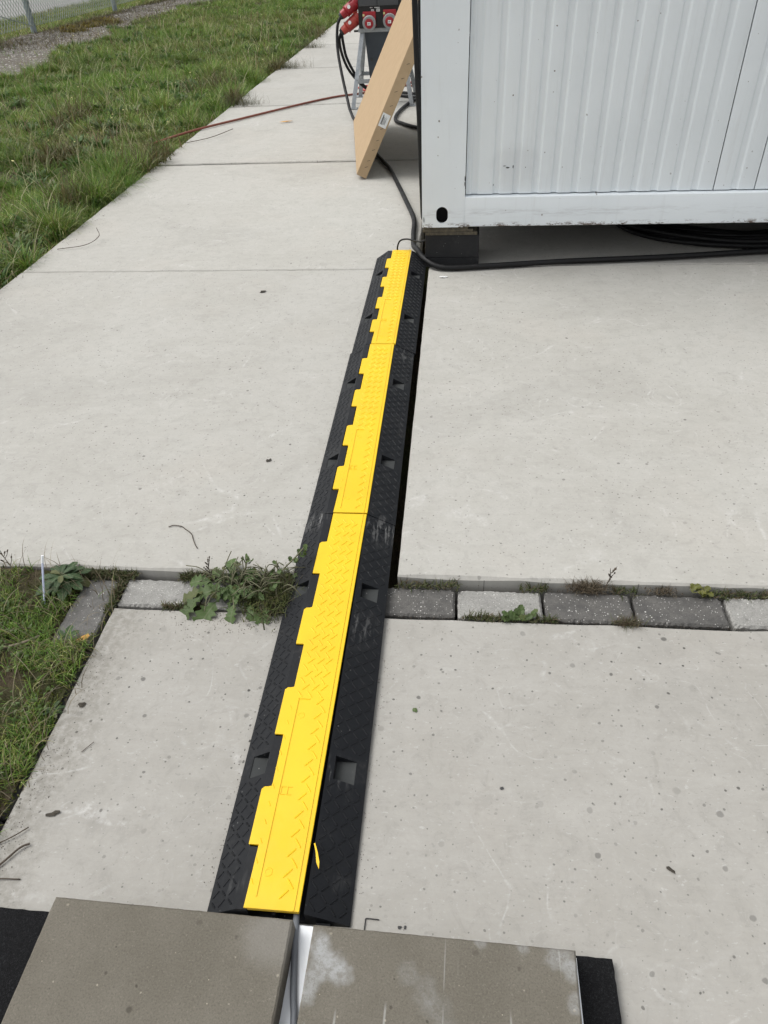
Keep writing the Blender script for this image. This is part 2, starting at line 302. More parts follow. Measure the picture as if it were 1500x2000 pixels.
# ------------------------------------------------------------------ mesh helpers
class MB:
    def __init__(s): s.v = []; s.f = []
    def add(s, vs, fs):
        o = len(s.v); s.v += [tuple(v) for v in vs]; s.f += [tuple(o + i for i in f) for f in fs]; return s
    def box(s, x0, x1, y0, y1, z0, z1):
        return s.add([(x0, y0, z0), (x1, y0, z0), (x1, y1, z0), (x0, y1, z0), (x0, y0, z1), (x1, y0, z1), (x1, y1, z1), (x0, y1, z1)],
                     [(0, 3, 2, 1), (4, 5, 6, 7), (0, 1, 5, 4), (1, 2, 6, 5), (2, 3, 7, 6), (3, 0, 4, 7)])
    def bar(s, a, b, w, h, up=(0, 0, 1)):        # rectangular bar from a to b
        a = Vector(a); b = Vector(b); d = (b - a).normalized(); u = Vector(up)
        x = d.cross(u).normalized(); y = x.cross(d).normalized(); vs = []
        for q in (a, b):
            for sx, sy in ((-1, -1), (1, -1), (1, 1), (-1, 1)): vs.append(q + x * sx * w / 2 + y * sy * h / 2)
        return s.add(vs, [(0, 1, 2, 3), (7, 6, 5, 4), (0, 4, 5, 1), (1, 5, 6, 2), (2, 6, 7, 3), (3, 7, 4, 0)])
    def hexa(s, c8):                               # eight corners: bottom ring then top ring
        return s.add(c8, [(0, 3, 2, 1), (4, 5, 6, 7), (0, 1, 5, 4), (1, 2, 6, 5), (2, 3, 7, 6), (3, 0, 4, 7)])
    def tube(s, pts, r, n=8, cap=True):
        P = [Vector(p) for p in pts]; rs = r if hasattr(r, '__len__') else [r] * len(P); vs = []; ref = None
        for i, p in enumerate(P):
            d = (P[min(i + 1, len(P) - 1)] - P[max(i - 1, 0)]).normalized()
            if ref is None: ref = d.orthogonal().normalized()
            ref = (ref - d * ref.dot(d)).normalized(); b = d.cross(ref)
            for k in range(n):
                t = 2 * math.pi * k / n; vs.append(p + (ref * math.cos(t) + b * math.sin(t)) * rs[i])
        fs = [(i * n + k, i * n + (k + 1) % n, (i + 1) * n + (k + 1) % n, (i + 1) * n + k) for i in range(len(P) - 1) for k in range(n)]
        if cap: fs += [tuple(range(n - 1, -1, -1)), tuple((len(P) - 1) * n + k for k in range(n))]
        return s.add(vs, fs)
    def disc(s, c, ax, prof, n=28):               # lathe: prof = [(dist along axis, radius)]
        ax = Vector(ax).normalized(); u = ax.orthogonal().normalized(); w = ax.cross(u); c = Vector(c); vs = []
        for d, r in prof:
            for k in range(n):
                t = 2 * math.pi * k / n; vs.append(c + ax * d + (u * math.cos(t) + w * math.sin(t)) * r)
        fs = [(i * n + k, i * n + (k + 1) % n, (i + 1) * n + (k + 1) % n, (i + 1) * n + k) for i in range(len(prof) - 1) for k in range(n)]
        fs += [tuple(range(n - 1, -1, -1)), tuple((len(prof) - 1) * n + k for k in range(n))]
        return s.add(vs, fs)
    def build(s, name, mat, parent=None, bevel=0, seg=2, smooth=False, local=False, origin=None):
        me = bpy.data.meshes.new(name); off = Vector((0, 0, 0))
        if not local:
            q = parent
            while q is not None: off += q.location; q = q.parent
            if origin is not None: off = Vector(origin)
        me.from_pydata([tuple(Vector(v) - off) for v in s.v], [], s.f)
        bm = bmesh.new(); bm.from_mesh(me)
        bmesh.ops.recalc_face_normals(bm, faces=bm.faces)
        if bevel:
            es = [e for e in bm.edges if len(e.link_faces) == 2 and e.calc_face_angle(0) > R(28)]
            bmesh.ops.bevel(bm, geom=es, offset=bevel, segments=seg, profile=.6, affect='EDGES', clamp_overlap=True)
        bm.to_mesh(me); bm.free()
        if smooth:
            me.polygons.foreach_set('use_smooth', [True] * len(me.polygons))
            if smooth != 'all':
                try: me.set_sharp_from_angle(angle=R(35))
                except Exception: pass
        me.materials.append(mat); o = bpy.data.objects.new(name, me); COL.objects.link(o)
        if parent is not None: o.parent = parent
        elif origin is not None: o.location = origin
        return o

def tag(o, label=None, cat=None, group=None, kind=None):
    if label: o['label'] = label
    if cat: o['category'] = cat
    if group: o['group'] = group
    if kind: o['kind'] = kind
    return o
def empty(name, loc, label=None, cat=None, group=None, kind=None, rz=0, rx=0):
    o = bpy.data.objects.new(name, None); o.location = loc; o.rotation_euler = (rx, 0, rz); o.empty_display_size = .1; COL.objects.link(o)
    return tag(o, label, cat, group, kind)
def copy_tree(o, parent=None):
    c = o.copy(); COL.objects.link(c)
    if parent is not None: c.parent = parent
    for ch in list(o.children): copy_tree(ch, c)
    return c
def cr(pts, n=8):                                  # Catmull-Rom through the points
    P = [Vector(p) for p in pts]; P = [P[0] * 2 - P[1]] + P + [P[-1] * 2 - P[-2]]; out = []
    for i in range(1, len(P) - 2):
        a, b, c, d = P[i - 1:i + 3]
        for k in range(n):
            t = k / n; out.append(.5 * ((2 * b) + (c - a) * t + (2 * a - 5 * b + 4 * c - d) * t * t + (3 * b - a - 3 * c + d) * t ** 3))
    out.append(P[-2]); return out

# ------------------------------------------------------------------ ground, slabs, bricks
g0 = MB(); g0.box(-150, 150, -60, 300, -.6, -.16); tag(g0.build('ground', M['soil']), kind='structure')

def slab(name, x0, x1, y0, y1, zt, th, mat, parent, ch=.006, jit=.0006, stepl=.06, rz=0, seed=0, tilt=(0, 0), cr_=0):
    rg = random.Random(seed); out = []
    def side(a, b):
        n = max(2, int((Vector(b) - Vector(a)).length / stepl))
        for i in range(n): t = i / n; out.append((a[0] + (b[0] - a[0]) * t, a[1] + (b[1] - a[1]) * t))
    side((x0, y0), (x1, y0)); side((x1, y0), (x1, y1)); side((x1, y1), (x0, y1)); side((x0, y1), (x0, y0))
    if cr_:
        def rnd_(p):
            qx, qy = min(max(p[0], x0 + cr_), x1 - cr_), min(max(p[1], y0 + cr_), y1 - cr_); dx, dy = p[0] - qx, p[1] - qy; d = math.hypot(dx, dy)
            return p if d <= cr_ else (qx + dx / d * cr_, qy + dy / d * cr_)
        out = [rnd_(p) for p in out]
    cx, cy = (x0 + x1) / 2, (y0 + y1) / 2; n = len(out); ring = [[], [], []]
    for (x, y) in out:
        jx, jy = rg.uniform(-jit, jit), rg.uniform(-jit, jit); c = ch * (rg.uniform(.85, 1.15) if jit < .0005 else rg.uniform(.6, 1.5))
        ix = cx + (x - cx) * (1 - 2 * c / (x1 - x0)); iy = cy + (y - cy) * (1 - 2 * c / (y1 - y0))
        ring[0].append((x + jx, y + jy, -th)); ring[1].append((x + jx, y + jy, -c)); ring[2].append((ix + jx * .7, iy + jy * .7, 0))
    def tr(p):
        dx, dy = p[0] - cx, p[1] - cy; c, s_ = math.cos(rz), math.sin(rz)
        return (cx + dx * c - dy * s_, cy + dx * s_ + dy * c, zt + p[2] + dx * tilt[0] + dy * tilt[1])
    mb = MB(); vs = [tr(p) for r in ring for p in r]
    fs = [(i, (i + 1) % n, n + (i + 1) % n, n + i) for i in range(n)] + [(n + i, n + (i + 1) % n, 2 * n + (i + 1) % n, 2 * n + i) for i in range(n)]
    fs += [tuple(range(2 * n, 3 * n)), tuple(range(n - 1, -1, -1))]
    mb.add(vs, fs); return mb.build(name, mat, parent)

JG = [.004, .006, .024, .016, .016, .02, .02, .02, .02, .02, .02]
path = empty('concrete_path', (-1.2, 6, 0), kind='structure')
J = [1.285, 3.37, 5.42, 7.52, 9.76, 11.9, 14.0, 16.1, 18.2, 20.3, 22.4]
for i in range(len(J) - 1):
    slab('concrete_slab', -2.17, -.19, J[i] + JG[i], J[i + 1] - JG[i + 1], random.uniform(-.003, .002) if i else 0, .14, M['slab'], path, .006, seed=i, rz=random.uniform(-.001, .001))
yard = empty('concrete_yard', (1, 3, 0), kind='structure')
K = [1.285, 3.40, 5.49, 7.58, 9.67, 11.8, 13.9]
for i in range(len(K) - 1):
    for k, (a, b) in enumerate(((-.13, 1.90), (1.93, 3.96), (3.99, 6.0))):
        slab('concrete_slab', a, b, K[i] + .007, K[i + 1] - .007, 0 if i == 0 else -.002, .14, M['slab'], yard, seed=40 + i * 3 + k)
apron = empty('concrete_apron', (.2, 0, 0), kind='structure')
for k, (a, b) in enumerate(((-.83, 1.215), (1.24, 3.29), (3.32, 5.4))):
    for i, (c, d) in enumerate(((-.905, 1.168), (-3.0, -.93))):
        slab('concrete_slab', a, b, c, d, -.015, .14, M['slab_front'], apron, seed=70 + k * 3 + i)
edging = empty('brick_edging', (.2, 1.23, -.02), kind='structure')
be = [-.832, -.618, -.406, -.195, .019, .229, .4415, .656, .868, 1.08, 1.29, 1.5, 1.71]
bd = "LLDDLDDLDLDL"
for i in range(len(be) - 1):
    slab('brick', be[i] + .003, be[i + 1] - .004, 1.1785, 1.272, -.019 + random.uniform(-.002, .001), .08, M['brick_dark' if bd[i] == 'D' else 'brick_light'], edging, .005, .0011, .006, random.uniform(-.012, .012), 200 + i, (random.uniform(-.01, .01), random.uniform(-.015, .015)), .009)
for i, (a, b) in enumerate(((1.055, 1.266), (.842, 1.050), (.63, .838), (.418, .626), (.2, .41))):
    slab('brick', -.947, -.846, a, b, -.021 - (.0 if i == 0 else .02), .08, M['brick_mid'], edging, .005, .0015, .008, -.03 if i == 0 else 0, 220 + i, (.01, .02), .009)

def vnoise(x, y, sc, seed):
    rg = np.random.default_rng(seed); T = rg.random((64, 64)); x = np.asarray(x) * sc + 1000; y = np.asarray(y) * sc + 1000
    xi = np.floor(x).astype(int); yi = np.floor(y).astype(int); fx = x - xi; fy = y - yi; fx = fx * fx * (3 - 2 * fx); fy = fy * fy * (3 - 2 * fy)
    a = T[xi % 64, yi % 64]; b = T[(xi + 1) % 64, yi % 64]; c = T[xi % 64, (yi + 1) % 64]; d = T[(xi + 1) % 64, (yi + 1) % 64]
    return (a * (1 - fx) + b * fx) * (1 - fy) + (c * (1 - fx) + d * fx) * fy
def lawn_z(x, y):
    return -.045 + .05 * vnoise(x, y, .9, 1) + .03 * vnoise(x, y, 3.1, 2) - .02 - .035 * np.clip((np.asarray(x) + 2.32) / .15, 0, 1)
def sheet(name, xs, ys, zf, mat, **kw):
    X, Y = np.meshgrid(xs, ys); Z = zf(X, Y); nx = len(xs); ny = len(ys)
    me = bpy.data.meshes.new(name); v = np.stack([X, Y, Z], -1).reshape(-1, 3)
    i = np.arange((nx - 1) * (ny - 1)); r = i // (nx - 1); c = i % (nx - 1); a = r * nx + c
    me.from_pydata(v.tolist(), [], np.stack([a, a + 1, a + nx + 1, a + nx], 1).tolist())
    me.polygons.foreach_set('use_smooth', [True] * len(me.polygons)); me.materials.append(mat)
    o = bpy.data.objects.new(name, me); COL.objects.link(o); return tag(o, **kw)
sheet('lawn_soil', np.linspace(-9.6, -2.175, 90), np.linspace(-3, 30, 260), lambda x, y: lawn_z(x, y), M['soil'], kind='structure')
sheet('corner_soil', np.linspace(-2.17, -.845, 60), np.linspace(-2, 1.283, 120), lambda x, y: -.038 + .022 * vnoise(x, y, 9, 5) + .012 * vnoise(x, y, 30, 6) + .02 * np.clip((-.95 - x) * 3, 0, 1) - .03 * (x > -.955) * (y > 1.04), M['soil'], kind='structure')
def gedge(y):      # edge between grass and the bare gravel strip along the fence
    return np.interp(y, [6, 9.9, 10.5, 12.4, 14, 17, 21, 28], [-5.9, -5.72, -5.6, -6.15, -6.15, -6.5, -6.45, -6.4]) + .4 * (vnoise(y * 0 + 2, y, 1.3, 9) - .5)
sheet('gravel_strip', np.linspace(-8.2, -5.0, 60), np.linspace(6, 28, 200), lambda x, y: lawn_z(x, y) + .012 - .1 * np.clip((x - gedge(y)) * 2.5, 0, 1), M['gravel'], kind='structure')
sheet('road', np.linspace(-22, -9.9, 12), np.linspace(-10, 80, 30), lambda x, y: -.02 + 0 * x, M['road'], kind='structure')
sheet('far_verge', np.linspace(-60, -22, 12), np.linspace(-10, 90, 20), lambda x, y: -.03 + 0 * x, M['soil'], kind='structure')

# ------------------------------------------------------------------ container
cx0, cx1, cy0, cy1, cz0, cz1 = -.16, 2.28, 3.38, 9.44, .186, 2.78
ct = empty('site_container', (1.06, 6.4, .186), 'white ribbed steel site container standing on black blocks', 'container')
def post(x0, x1, y0, y1, hole=False):
    mb = MB(); mb.box(x0, x1, y0, y1, .36 if hole else cz0, cz1)
    if hole:
        hx, hz, a, b = x0 + .09, .240, .0265, .036      # rounded slot in the lower corner
        prof = []
        for k in range(32):
            t = 2 * math.pi * k / 32; c, s_ = math.cos(t), math.sin(t)
            prof.append((hx + a * c, hz + (b - a) * (1 if s_ > 0 else -1) * (abs(s_) > 1e-6) + a * s_))
        def onrect(px, pz):
            dx, dz = px - hx, pz - hz; t = min([(x1 - hx) / dx if dx > 1e-6 else 9e9, (x0 - hx) / dx if dx < -1e-6 else 9e9, (.36 - hz) / dz if dz > 1e-6 else 9e9, (cz0 - hz) / dz if dz < -1e-6 else 9e9])
            return (hx + dx * t, hz + dz * t)
        pts = sorted(prof, key=lambda q: math.atan2(q[1] - hz, q[0] - hx))
        cor = [(x0, cz0), (x1, cz0), (x1, .36), (x0, .36)]
        vs = [(px, y0, pz) for px, pz in pts] + [(*onrect(px, pz)[:1], y0, onrect(px, pz)[1]) for px, pz in pts] + [(px, y0 + .011, pz) for px, pz in pts]
        n = len(pts); fs = []
        for i in range(n):
            j = (i + 1) % n; fs.append((i, j, n + j, n + i)); fs.append((i, 2 * n + i, 2 * n + j, j))
        mb.add(vs, fs); cav = MB(); X_, Z_ = .05, .048; cav.add([(hx + a_ * X_, y0 + q_, hz + b_ * Z_) for q_ in (.0115, .09) for a_, b_ in ((-1, -1), (1, -1), (1, 1), (-1, 1))], [(4, 5, 6, 7), (0, 1, 5, 4), (1, 2, 6, 5), (2, 3, 7, 6), (3, 0, 4, 7)])
        for (qx, qz) in cor:                                # corner triangles
            ang = math.atan2(qz - hz, qx - hx); best = sorted(range(n), key=lambda i: abs((math.atan2(pts[i][1] - hz, pts[i][0] - hx) - ang + math.pi) % (2 * math.pi) - math.pi))[:2]
            p1, p2 = [onrect(*pts[i]) for i in best]; mb.add([(qx, y0, qz), (p1[0], y0, p1[1]), (p2[0], y0, p2[1])], [(0, 1, 2)])
        mb.add([(x0, y0, cz0), (x0, y1, cz0), (x0, y1, .36), (x0, y0, .36)], [(0, 1, 2, 3)]); mb.add([(x1, y0, cz0), (x1, y1, cz0), (x1, y1, .36), (x1, y0, .36)], [(0, 1, 2, 3)])
        mb.add([(x0, y1, cz0), (x1, y1, cz0), (x1, y1, .36), (x0, y1, .36)], [(0, 1, 2, 3)]); mb.add([(x0, y0, cz0), (x1, y0, cz0), (x1, y1, cz0), (x0, y1, cz0)], [(0, 1, 2, 3)])
    o = mb.build('corner_post', M['white'], ct, 0 if hole else .006)
    if hole: cav.build('slot_back', M['dark_steel'], o)
    return o
post(cx0, .031, cy0, cy0 + .16, True); post(cx1 - .19, cx1, cy0, cy0 + .16); post(cx0, .031, cy1 - .16, cy1); post(cx1 - .19, cx1, cy1 - .16, cy1)
def rail(*b): return MB().box(*b).build('bottom_rail' if b[4] < 1 else 'top_rail', M['white'], ct, .009, 3, True)
rail(.0, cx1 - .16, cy0 + .001, cy0 + .13, cz0, .317); rail(.0335, cx1 - .1925, cy1 - .13, cy1, cz0, .317)
rail(cx0 + .002, cx0 + .13, cy0 + .163, cy1 - .163, cz0, .317); rail(cx1 - .13, cx1 - .002, cy0 + .163, cy1 - .163, cz0, .317)
rail(.0335, cx1 - .1925, cy0 + .001, cy0 + .13, 2.66, cz1); rail(.0335, cx1 - .1925, cy1 - .13, cy1, 2.66, cz1)
rail(cx0 + .002, cx0 + .13, cy0 + .163, cy1 - .163, 2.66, cz1); rail(cx1 - .13, cx1 - .002, cy0 + .163, cy1 - .163, 2.66, cz1)
def rib_panel(x0, x1, grooves, z0, z1, horizontal_map):
    """upright ribbed sheet with thickness; grooves are centres of recessed flutes"""
    pr = [(x0, 0)]
    for gx in grooves:
        pr += [(gx - .017, 0), (gx - .010, .0068), (gx + .010, .0068), (gx + .017, 0)]
    pr += [(x1, 0)]
    mb = MB(); n = len(pr); vs = []
    for z in (z0, z1):
        for d in (0, .012):
            vs += [horizontal_map(a, b + d, z) for a, b in pr]
    fs = []
    for i in range(n - 1):
        fs += [(i, i + 1, 2 * n + i + 1, 2 * n + i), (n + i, 3 * n + i, 3 * n + i + 1, n + i + 1), (i, n + i, n + i + 1, i + 1), (2 * n + i, 2 * n + i + 1, 3 * n + i + 1, 3 * n + i)]
    fs += [(0, 2 * n, 3 * n, n), (n - 1, 2 * n - 1, 4 * n - 1, 3 * n - 1)]
    mb.add(vs, fs); return mb.build('wall_panel', M['white'], ct, .0025, 2, True)
fm = lambda a, b, z: (a, cy0 + .022 + b, z)
rib_panel(.034, 1.099, [.072, .168, .254, .338, .422, .508, .595, .68, .765, .85, .936, 1.021], .3215, 2.655, fm)
rib_panel(1.103, 1.270, [1.187], .3215, 2.655, fm)
rib_panel(1.274, cx1 - .195, [1.36, 1.445, 1.53, 1.615, 1.70, 1.785, 1.87, 1.955], .3215, 2.655, fm)
for xx, sg in ((cx0 + .022, 1), (cx1 - .022, -1)):
    for k in range(5):
        a = cy0 + .163 + k * 1.146; rib_panel(a + .002, a + 1.144, [a + .085 + .0858 * q for q in range(12)], .3215, 2.655, lambda s_, b, z, xx=xx, sg=sg: (xx + sg * b, s_, z))
rib_panel(.034, cx1 - .195, [.12 + .0858 * q for q in range(23)], .3215, 2.655, lambda a, b, z: (a, cy1 - .022 - b, z))
MB().box(cx0 + .14, cx1 - .14, cy0 + .14, cy1 - .14, .196, .30).build('floor', M['dark_steel'], ct)
fb_ = MB()
for k in range(9): fb_.box(cx0 + .135, cx1 - .135, cy0 + .55 + k * .6, cy0 + .60 + k * .6, .19, .1955)
fb_.build('floor_beam', M['dark_steel'], ct)
MB().box(cx0 + .03, cx1 - .03, cy0 + .03, cy1 - .03, cz1 + .001, cz1 + .04).build('roof', M['white'], ct, .006)
# chips of bare steel where the paint has gone
def chip(pts, y):
    n = len(pts); return [(a, y, b) for a, b in pts] + [(a, y - .0012, b) for a, b in pts], [tuple(range(2 * n - 1, n - 1, -1))] + [(i, (i + 1) % n, n + (i + 1) % n, n + i) for i in range(n)]
for cxx, czz, w, h, q_ in ((.0295, .392, .0022, .012, 0), (.0285, .372, .0016, .010, 0), (-.152, .222, .002, .012, 0), (.212, .430, .011, .0035, 1), (.236, .433, .003, .008, 1), (.29, .43, .002, .002, 1), (.199, .437, .006, .0015, 1), (.155, .36, .0015, .004, 1)):
    MB().add(*chip([(cxx + w * math.cos(t) * random.uniform(.6, 1.2), czz + h * math.sin(t) * random.uniform(.6, 1.3)) for t in [2 * math.pi * k / 9 for k in range(9)]], cy0 - .0003 if q_ == 0 else cy0 + .0215)).build('paint_chip', M['darkgrey'], ct)

# support blocks and packing plates under the corner
b = MB().box(-.150, .104, 3.385, 3.63, .0005, .046).build('support_block', M['block'], None, .003, 2, origin=(-.02, 3.5, 0)); tag(b, 'low black rubber block at the bottom of the stack under the container corner', 'block', 'support blocks')
b = MB().box(-.147, .102, 3.381, 3.63, .0475, .151).build('support_block', M['block'], None, .003, 2, origin=(-.02, 3.5, .0475)); tag(b, 'taller black block resting on the low block under the container corner', 'block', 'support blocks')
for k, (a, c, z, l) in enumerate(((-.146, .092, .152, 'lowest'), (-.158, .072, .1642, 'middle'), (-.152, .05, .1755, 'topmost'))):
    b = MB().box(a, c, 3.376 + .004 * k, 3.62, z, z + (.0115 if k < 2 else .0095)).build('packing_plate', M['ply'], None, .001, 1, origin=(0, 3.5, z)); tag(b, l + ' thin weathered plywood plate packed between black block and container', 'packing plate', 'plywood packing plates')

# ------------------------------------------------------------------ cable protector ramps
PB = MB; XL, XR = -.1225, .1225; ZE, ZT = .004, .042; LX, RX, IX = -.061, .049, -.043
LEN = 1.006
tabs = [(.105, .214), (.325, .437), (.554, .662), (.776, .890)]
def slopez(x, side):
    t = (x - XL) / (LX - .004 - XL) if side < 0 else (XR - x) / (XR - RX)
    return ZE + (ZT - ZE) * min(1, max(0, t))
def tread(mb, x, y, ang, zf, L=.024, w=.0046, h=.0018):
    d = Vector((math.cos(ang), math.sin(ang))); n = Vector((-d.y, d.x)); vs = []
    def q(a, b_, up):
        px, py = x + d.x * a + n.x * b_, y + d.y * a + n.y * b_; return (px, py, zf(px) + up)
    vs = [q(-L / 2, 0, -.0006), q(-L * .3, -w / 2, -.0006), q(L * .3, -w / 2, -.0006), q(L / 2, 0, -.0006), q(L * .3, w / 2, -.0006), q(-L * .3, w / 2, -.0006), q(-L * .36, 0, h), q(L * .36, 0, h)]
    mb.add(vs, [(0, 1, 6), (1, 2, 7, 6), (2, 3, 7), (3, 4, 7), (4, 5, 6, 7), (5, 0, 6)])
def ramp_module(loc, label, rx=0.):
    root = empty('cable_protector', loc, label, 'cable ramp', 'cable protector ramps', rx=rx)
    mb = MB()
    pockets = {-1: [(.243, .289), (.714, .758)], 1: [(.243, .291), (.712, .758)]}
    pk = MB()
    # slopes, split along y so that the pockets can be cut out
    for s in (-1, 1):
        xo, xi = (XL, LX - .004) if s < 0 else (XR, RX)
        po, pi = (-.1030, -.0680) if s < 0 else (.1010, .0620)
        z = lambda x: slopez(x, s)
        ys = [0.0] + [v for p in pockets[s] for v in p] + [LEN]
        for i in range(len(ys) - 1):
            a, c = ys[i], ys[i + 1]
            if i % 2 == 0:
                mb.add([(xo, a, z(xo)), (xi, a, z(xi)), (xi, c, z(xi)), (xo, c, z(xo))], [(0, 1, 2, 3)])
            else:
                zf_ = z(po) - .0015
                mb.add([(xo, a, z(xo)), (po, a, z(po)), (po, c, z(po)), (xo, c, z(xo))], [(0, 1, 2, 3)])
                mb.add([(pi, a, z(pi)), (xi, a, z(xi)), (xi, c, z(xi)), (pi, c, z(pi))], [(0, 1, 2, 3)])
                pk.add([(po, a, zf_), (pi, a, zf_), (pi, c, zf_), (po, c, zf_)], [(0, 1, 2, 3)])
                mb.add([(pi, a, zf_), (pi, c, zf_), (pi, c, z(pi)), (pi, a, z(pi))], [(0, 1, 2, 3)])
                for y in (a, c): mb.add([(po, y, zf_), (pi, y, zf_), (pi, y, z(pi)), (po, y, z(po))], [(0, 1, 2, 3)])
                mb.add([(po, a, zf_), (po, c, zf_), (po, c, z(po)), (po, a, z(po))], [(0, 1, 2, 3)])
        mb.add([(xo, 0, z(xo)), (xo, LEN, z(xo)), (xo, LEN, 0), (xo, 0, 0)], [(0, 1, 2, 3)])
        for y in (0, LEN): mb.add([(xo, y, 0), (xo, y, z(xo)), (xi, y, z(xi)), (xi, y, 0)], [(0, 1, 2, 3)])
    # hinge side: teeth between the tabs of the lid, and the vertical wall under it
    edges = [0] + [v for t in tabs for v in t] + [LEN]
    for i in range(len(edges) - 1):
        a, c = edges[i], edges[i + 1]; xi = LX - .004
        xe = IX - .003 if i % 2 == 0 else LX - .003
        if i % 2 == 1: a, c = a - .002, c + .002
        else: a, c = (a + .002 if i else a), (c - .002 if i < len(edges) - 2 else c)
        mb.add([(xi, a, ZT), (xe, a, ZT), (xe, c, ZT), (xi, c, ZT)], [(0, 1, 2, 3)])
        mb.add([(xe, a, ZT), (xe, c, ZT), (xe, c, .006), (xe, a, .006)], [(0, 1, 2, 3)])
        for y in (a, c): mb.add([(xi, y, ZT), (xe, y, ZT), (xe, y, .006), (xi, y, .006)], [(0, 1, 2, 3)])
    mb.add([(RX, 0, ZT), (RX, LEN, ZT), (RX, LEN, .006), (RX, 0, .006)], [(0, 1, 2, 3)])
    mb.box(LX - .004, RX, 0.0, LEN, .0, .006); mb.box(-.006, .000, .0, LEN, .006, .030)       # channel floor and divider
    # puzzle hooks at the ends
    for x0, x1 in ((-.090, -.066), (.066, .090)):
        mb.box(x0, x1, -.010, -.0005, .001, .010); mb.box(x0 - .007, x1 + .007, -.017, -.0105, .001, .010)
    mb.box(LX, RX - .02, -.008, -.0005, .0008, .012)
    # diamond tread on the slopes
    for s in (-1, 1):
        cols = (-.1125, -.0965, -.0805) if s < 0 else (.0600, .0765, .0930, .1095)
        zf = lambda x, s=s: slopez(x, s)
        nrow = 60
        for r in range(nrow):
            y = .014 + r * (LEN - .028) / (nrow - 1)
            if any(a - .011 < y < c + .011 for a, c in pockets[s]): continue
            for ci, x in enumerate(cols):
                tread(mb, x + random.uniform(-.0004, .0004), y, R(48 if (r + ci) % 2 else 132), zf, .0175 if s < 0 else .0195)
    base = mb.build('ramp_base', M['black'], root, local=True)
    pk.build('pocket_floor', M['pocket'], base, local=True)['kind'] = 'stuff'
    # raised seam hook marks near the far end
    for x in (-.094, .078):
        sm = MB()
        zz = slopez(x, -1 if x < 0 else 1) + .0002
        for a, b_ in (((x, LEN - .035), (x, LEN - .012)), ((x, LEN - .035), (x + .022, LEN - .035)), ((x + .022, LEN - .035), (x + .024, LEN - .018))):
            za, zb = slopez(a[0], -1 if x < 0 else 1), slopez(b_[0], -1 if x < 0 else 1)
            sm.bar((a[0], a[1], za + .0006), (b_[0], b_[1], zb + .0006), .003, .0016)
        sm.build('hook_rib', M['black'], root, local=True)
    # lid
    out = [(RX - .001, .001), (RX - .001, LEN - .002), (IX, LEN - .002)]
    for a, c in reversed(tabs): out += [(IX, c + .002), (IX - .006, c), (LX + .005, c - .0005), (LX, c - .006), (LX, a), (IX, a)]
    out += [(IX - .002, .001)]
    n = len(out); lm = MB(); zt = .046; th = .0045
    dz = lambda y: .004 * max(0, 1 - y / .25) ** 2
    lm.add([(x, y, zt - th) for x, y in out] + [(x, y, zt) for x, y in out], [tuple(range(n - 1, -1, -1)), tuple(range(n, 2 * n))] + [(i, (i + 1) % n, n + (i + 1) % n, n + i) for i in range(n)])
    lm.box(IX - .001, RX - .0015, .0012, .0034, zt - .0095, zt - th + .0002)
    lid = lm.build('lid', M['yellow'], root, .0012, 2, False, local=True)
    tr = MB(); zf = lambda x: zt
    r = 0; y = .972
    while y > .012:
        xs = (-.028, -.007, .014) if r % 2 == 0 else (-.018, .003, .021)
        for x in xs:
            if y < .415 and -.034 < x < .004: continue
            tread(tr, x if y > .415 or x < 0 else .018 if r % 2 else .026, y, R(128 if r % 2 == 0 else 48), zf, .0245, .0052, .0014)
            if y <= .415 and x > .004 and x < .02 and False: break
        if y < .415 and r % 2 == 0: tread(tr, -.040, y, R(118), zf, .013, .004, .001)
        y -= .0172; r += 1
    tr.build('tread_pattern', M['yellow'], lid, local=True)['kind'] = 'stuff'
    rb = MB(); z = zt + .0004
    for a, b_ in (((-.028, .02), (-.028, .41)), ((-.028, .41), (-.004, .41)), ((.0385, .002), (.0385, LEN - .003))):
        rb.bar((*a, z), (*b_, z), .0022, .0022)
    rb.add(*(lambda q: (q.v, q.f))(MB().disc((-.016, .37, zt - .0002), (0, 0, 1), [(0, .008), (.0008, .007), (.0008, .005), (0, .0045)], 20)))
    rb.add(*(lambda q: (q.v, q.f))(MB().disc((-.016, .06, zt - .0002), (0, 0, 1), [(0, .008), (.0008, .007), (.0008, .005), (0, .0045)], 20)))
    for x in (-.024, -.012):
        rb.bar((x, .20, z), (x + .008, .20, z), .0015, .0015, (0, 0, 1)); rb.bar((x, .20, z), (x, .215, z), .0015, .0015); rb.bar((x, .215, z), (x + .008, .215, z), .0015, .0015)
    rb.build('raised_rib', M['yellow'], lid, local=True)
    return root, lid
RC = -.273
r1, lid1 = ramp_module((RC, .474, -.0135), 'nearest black and yellow cable ramp, its end at the paving tiles', R(.78))
for k, lab in ((1, 'middle black and yellow cable ramp between the two others'), (2, 'farthest black and yellow cable ramp, ending at the container corner')):
    c = copy_tree(r1); c.location = (RC + (.001 if k == 1 else 0.003), .474 + 1.008 * k, 0); c.rotation_euler = (0, 0, R(.15 if k == 1 else -.2)); c['label'] = lab
lid1.location.x = -.0065; lid1.rotation_euler.z = -.0065
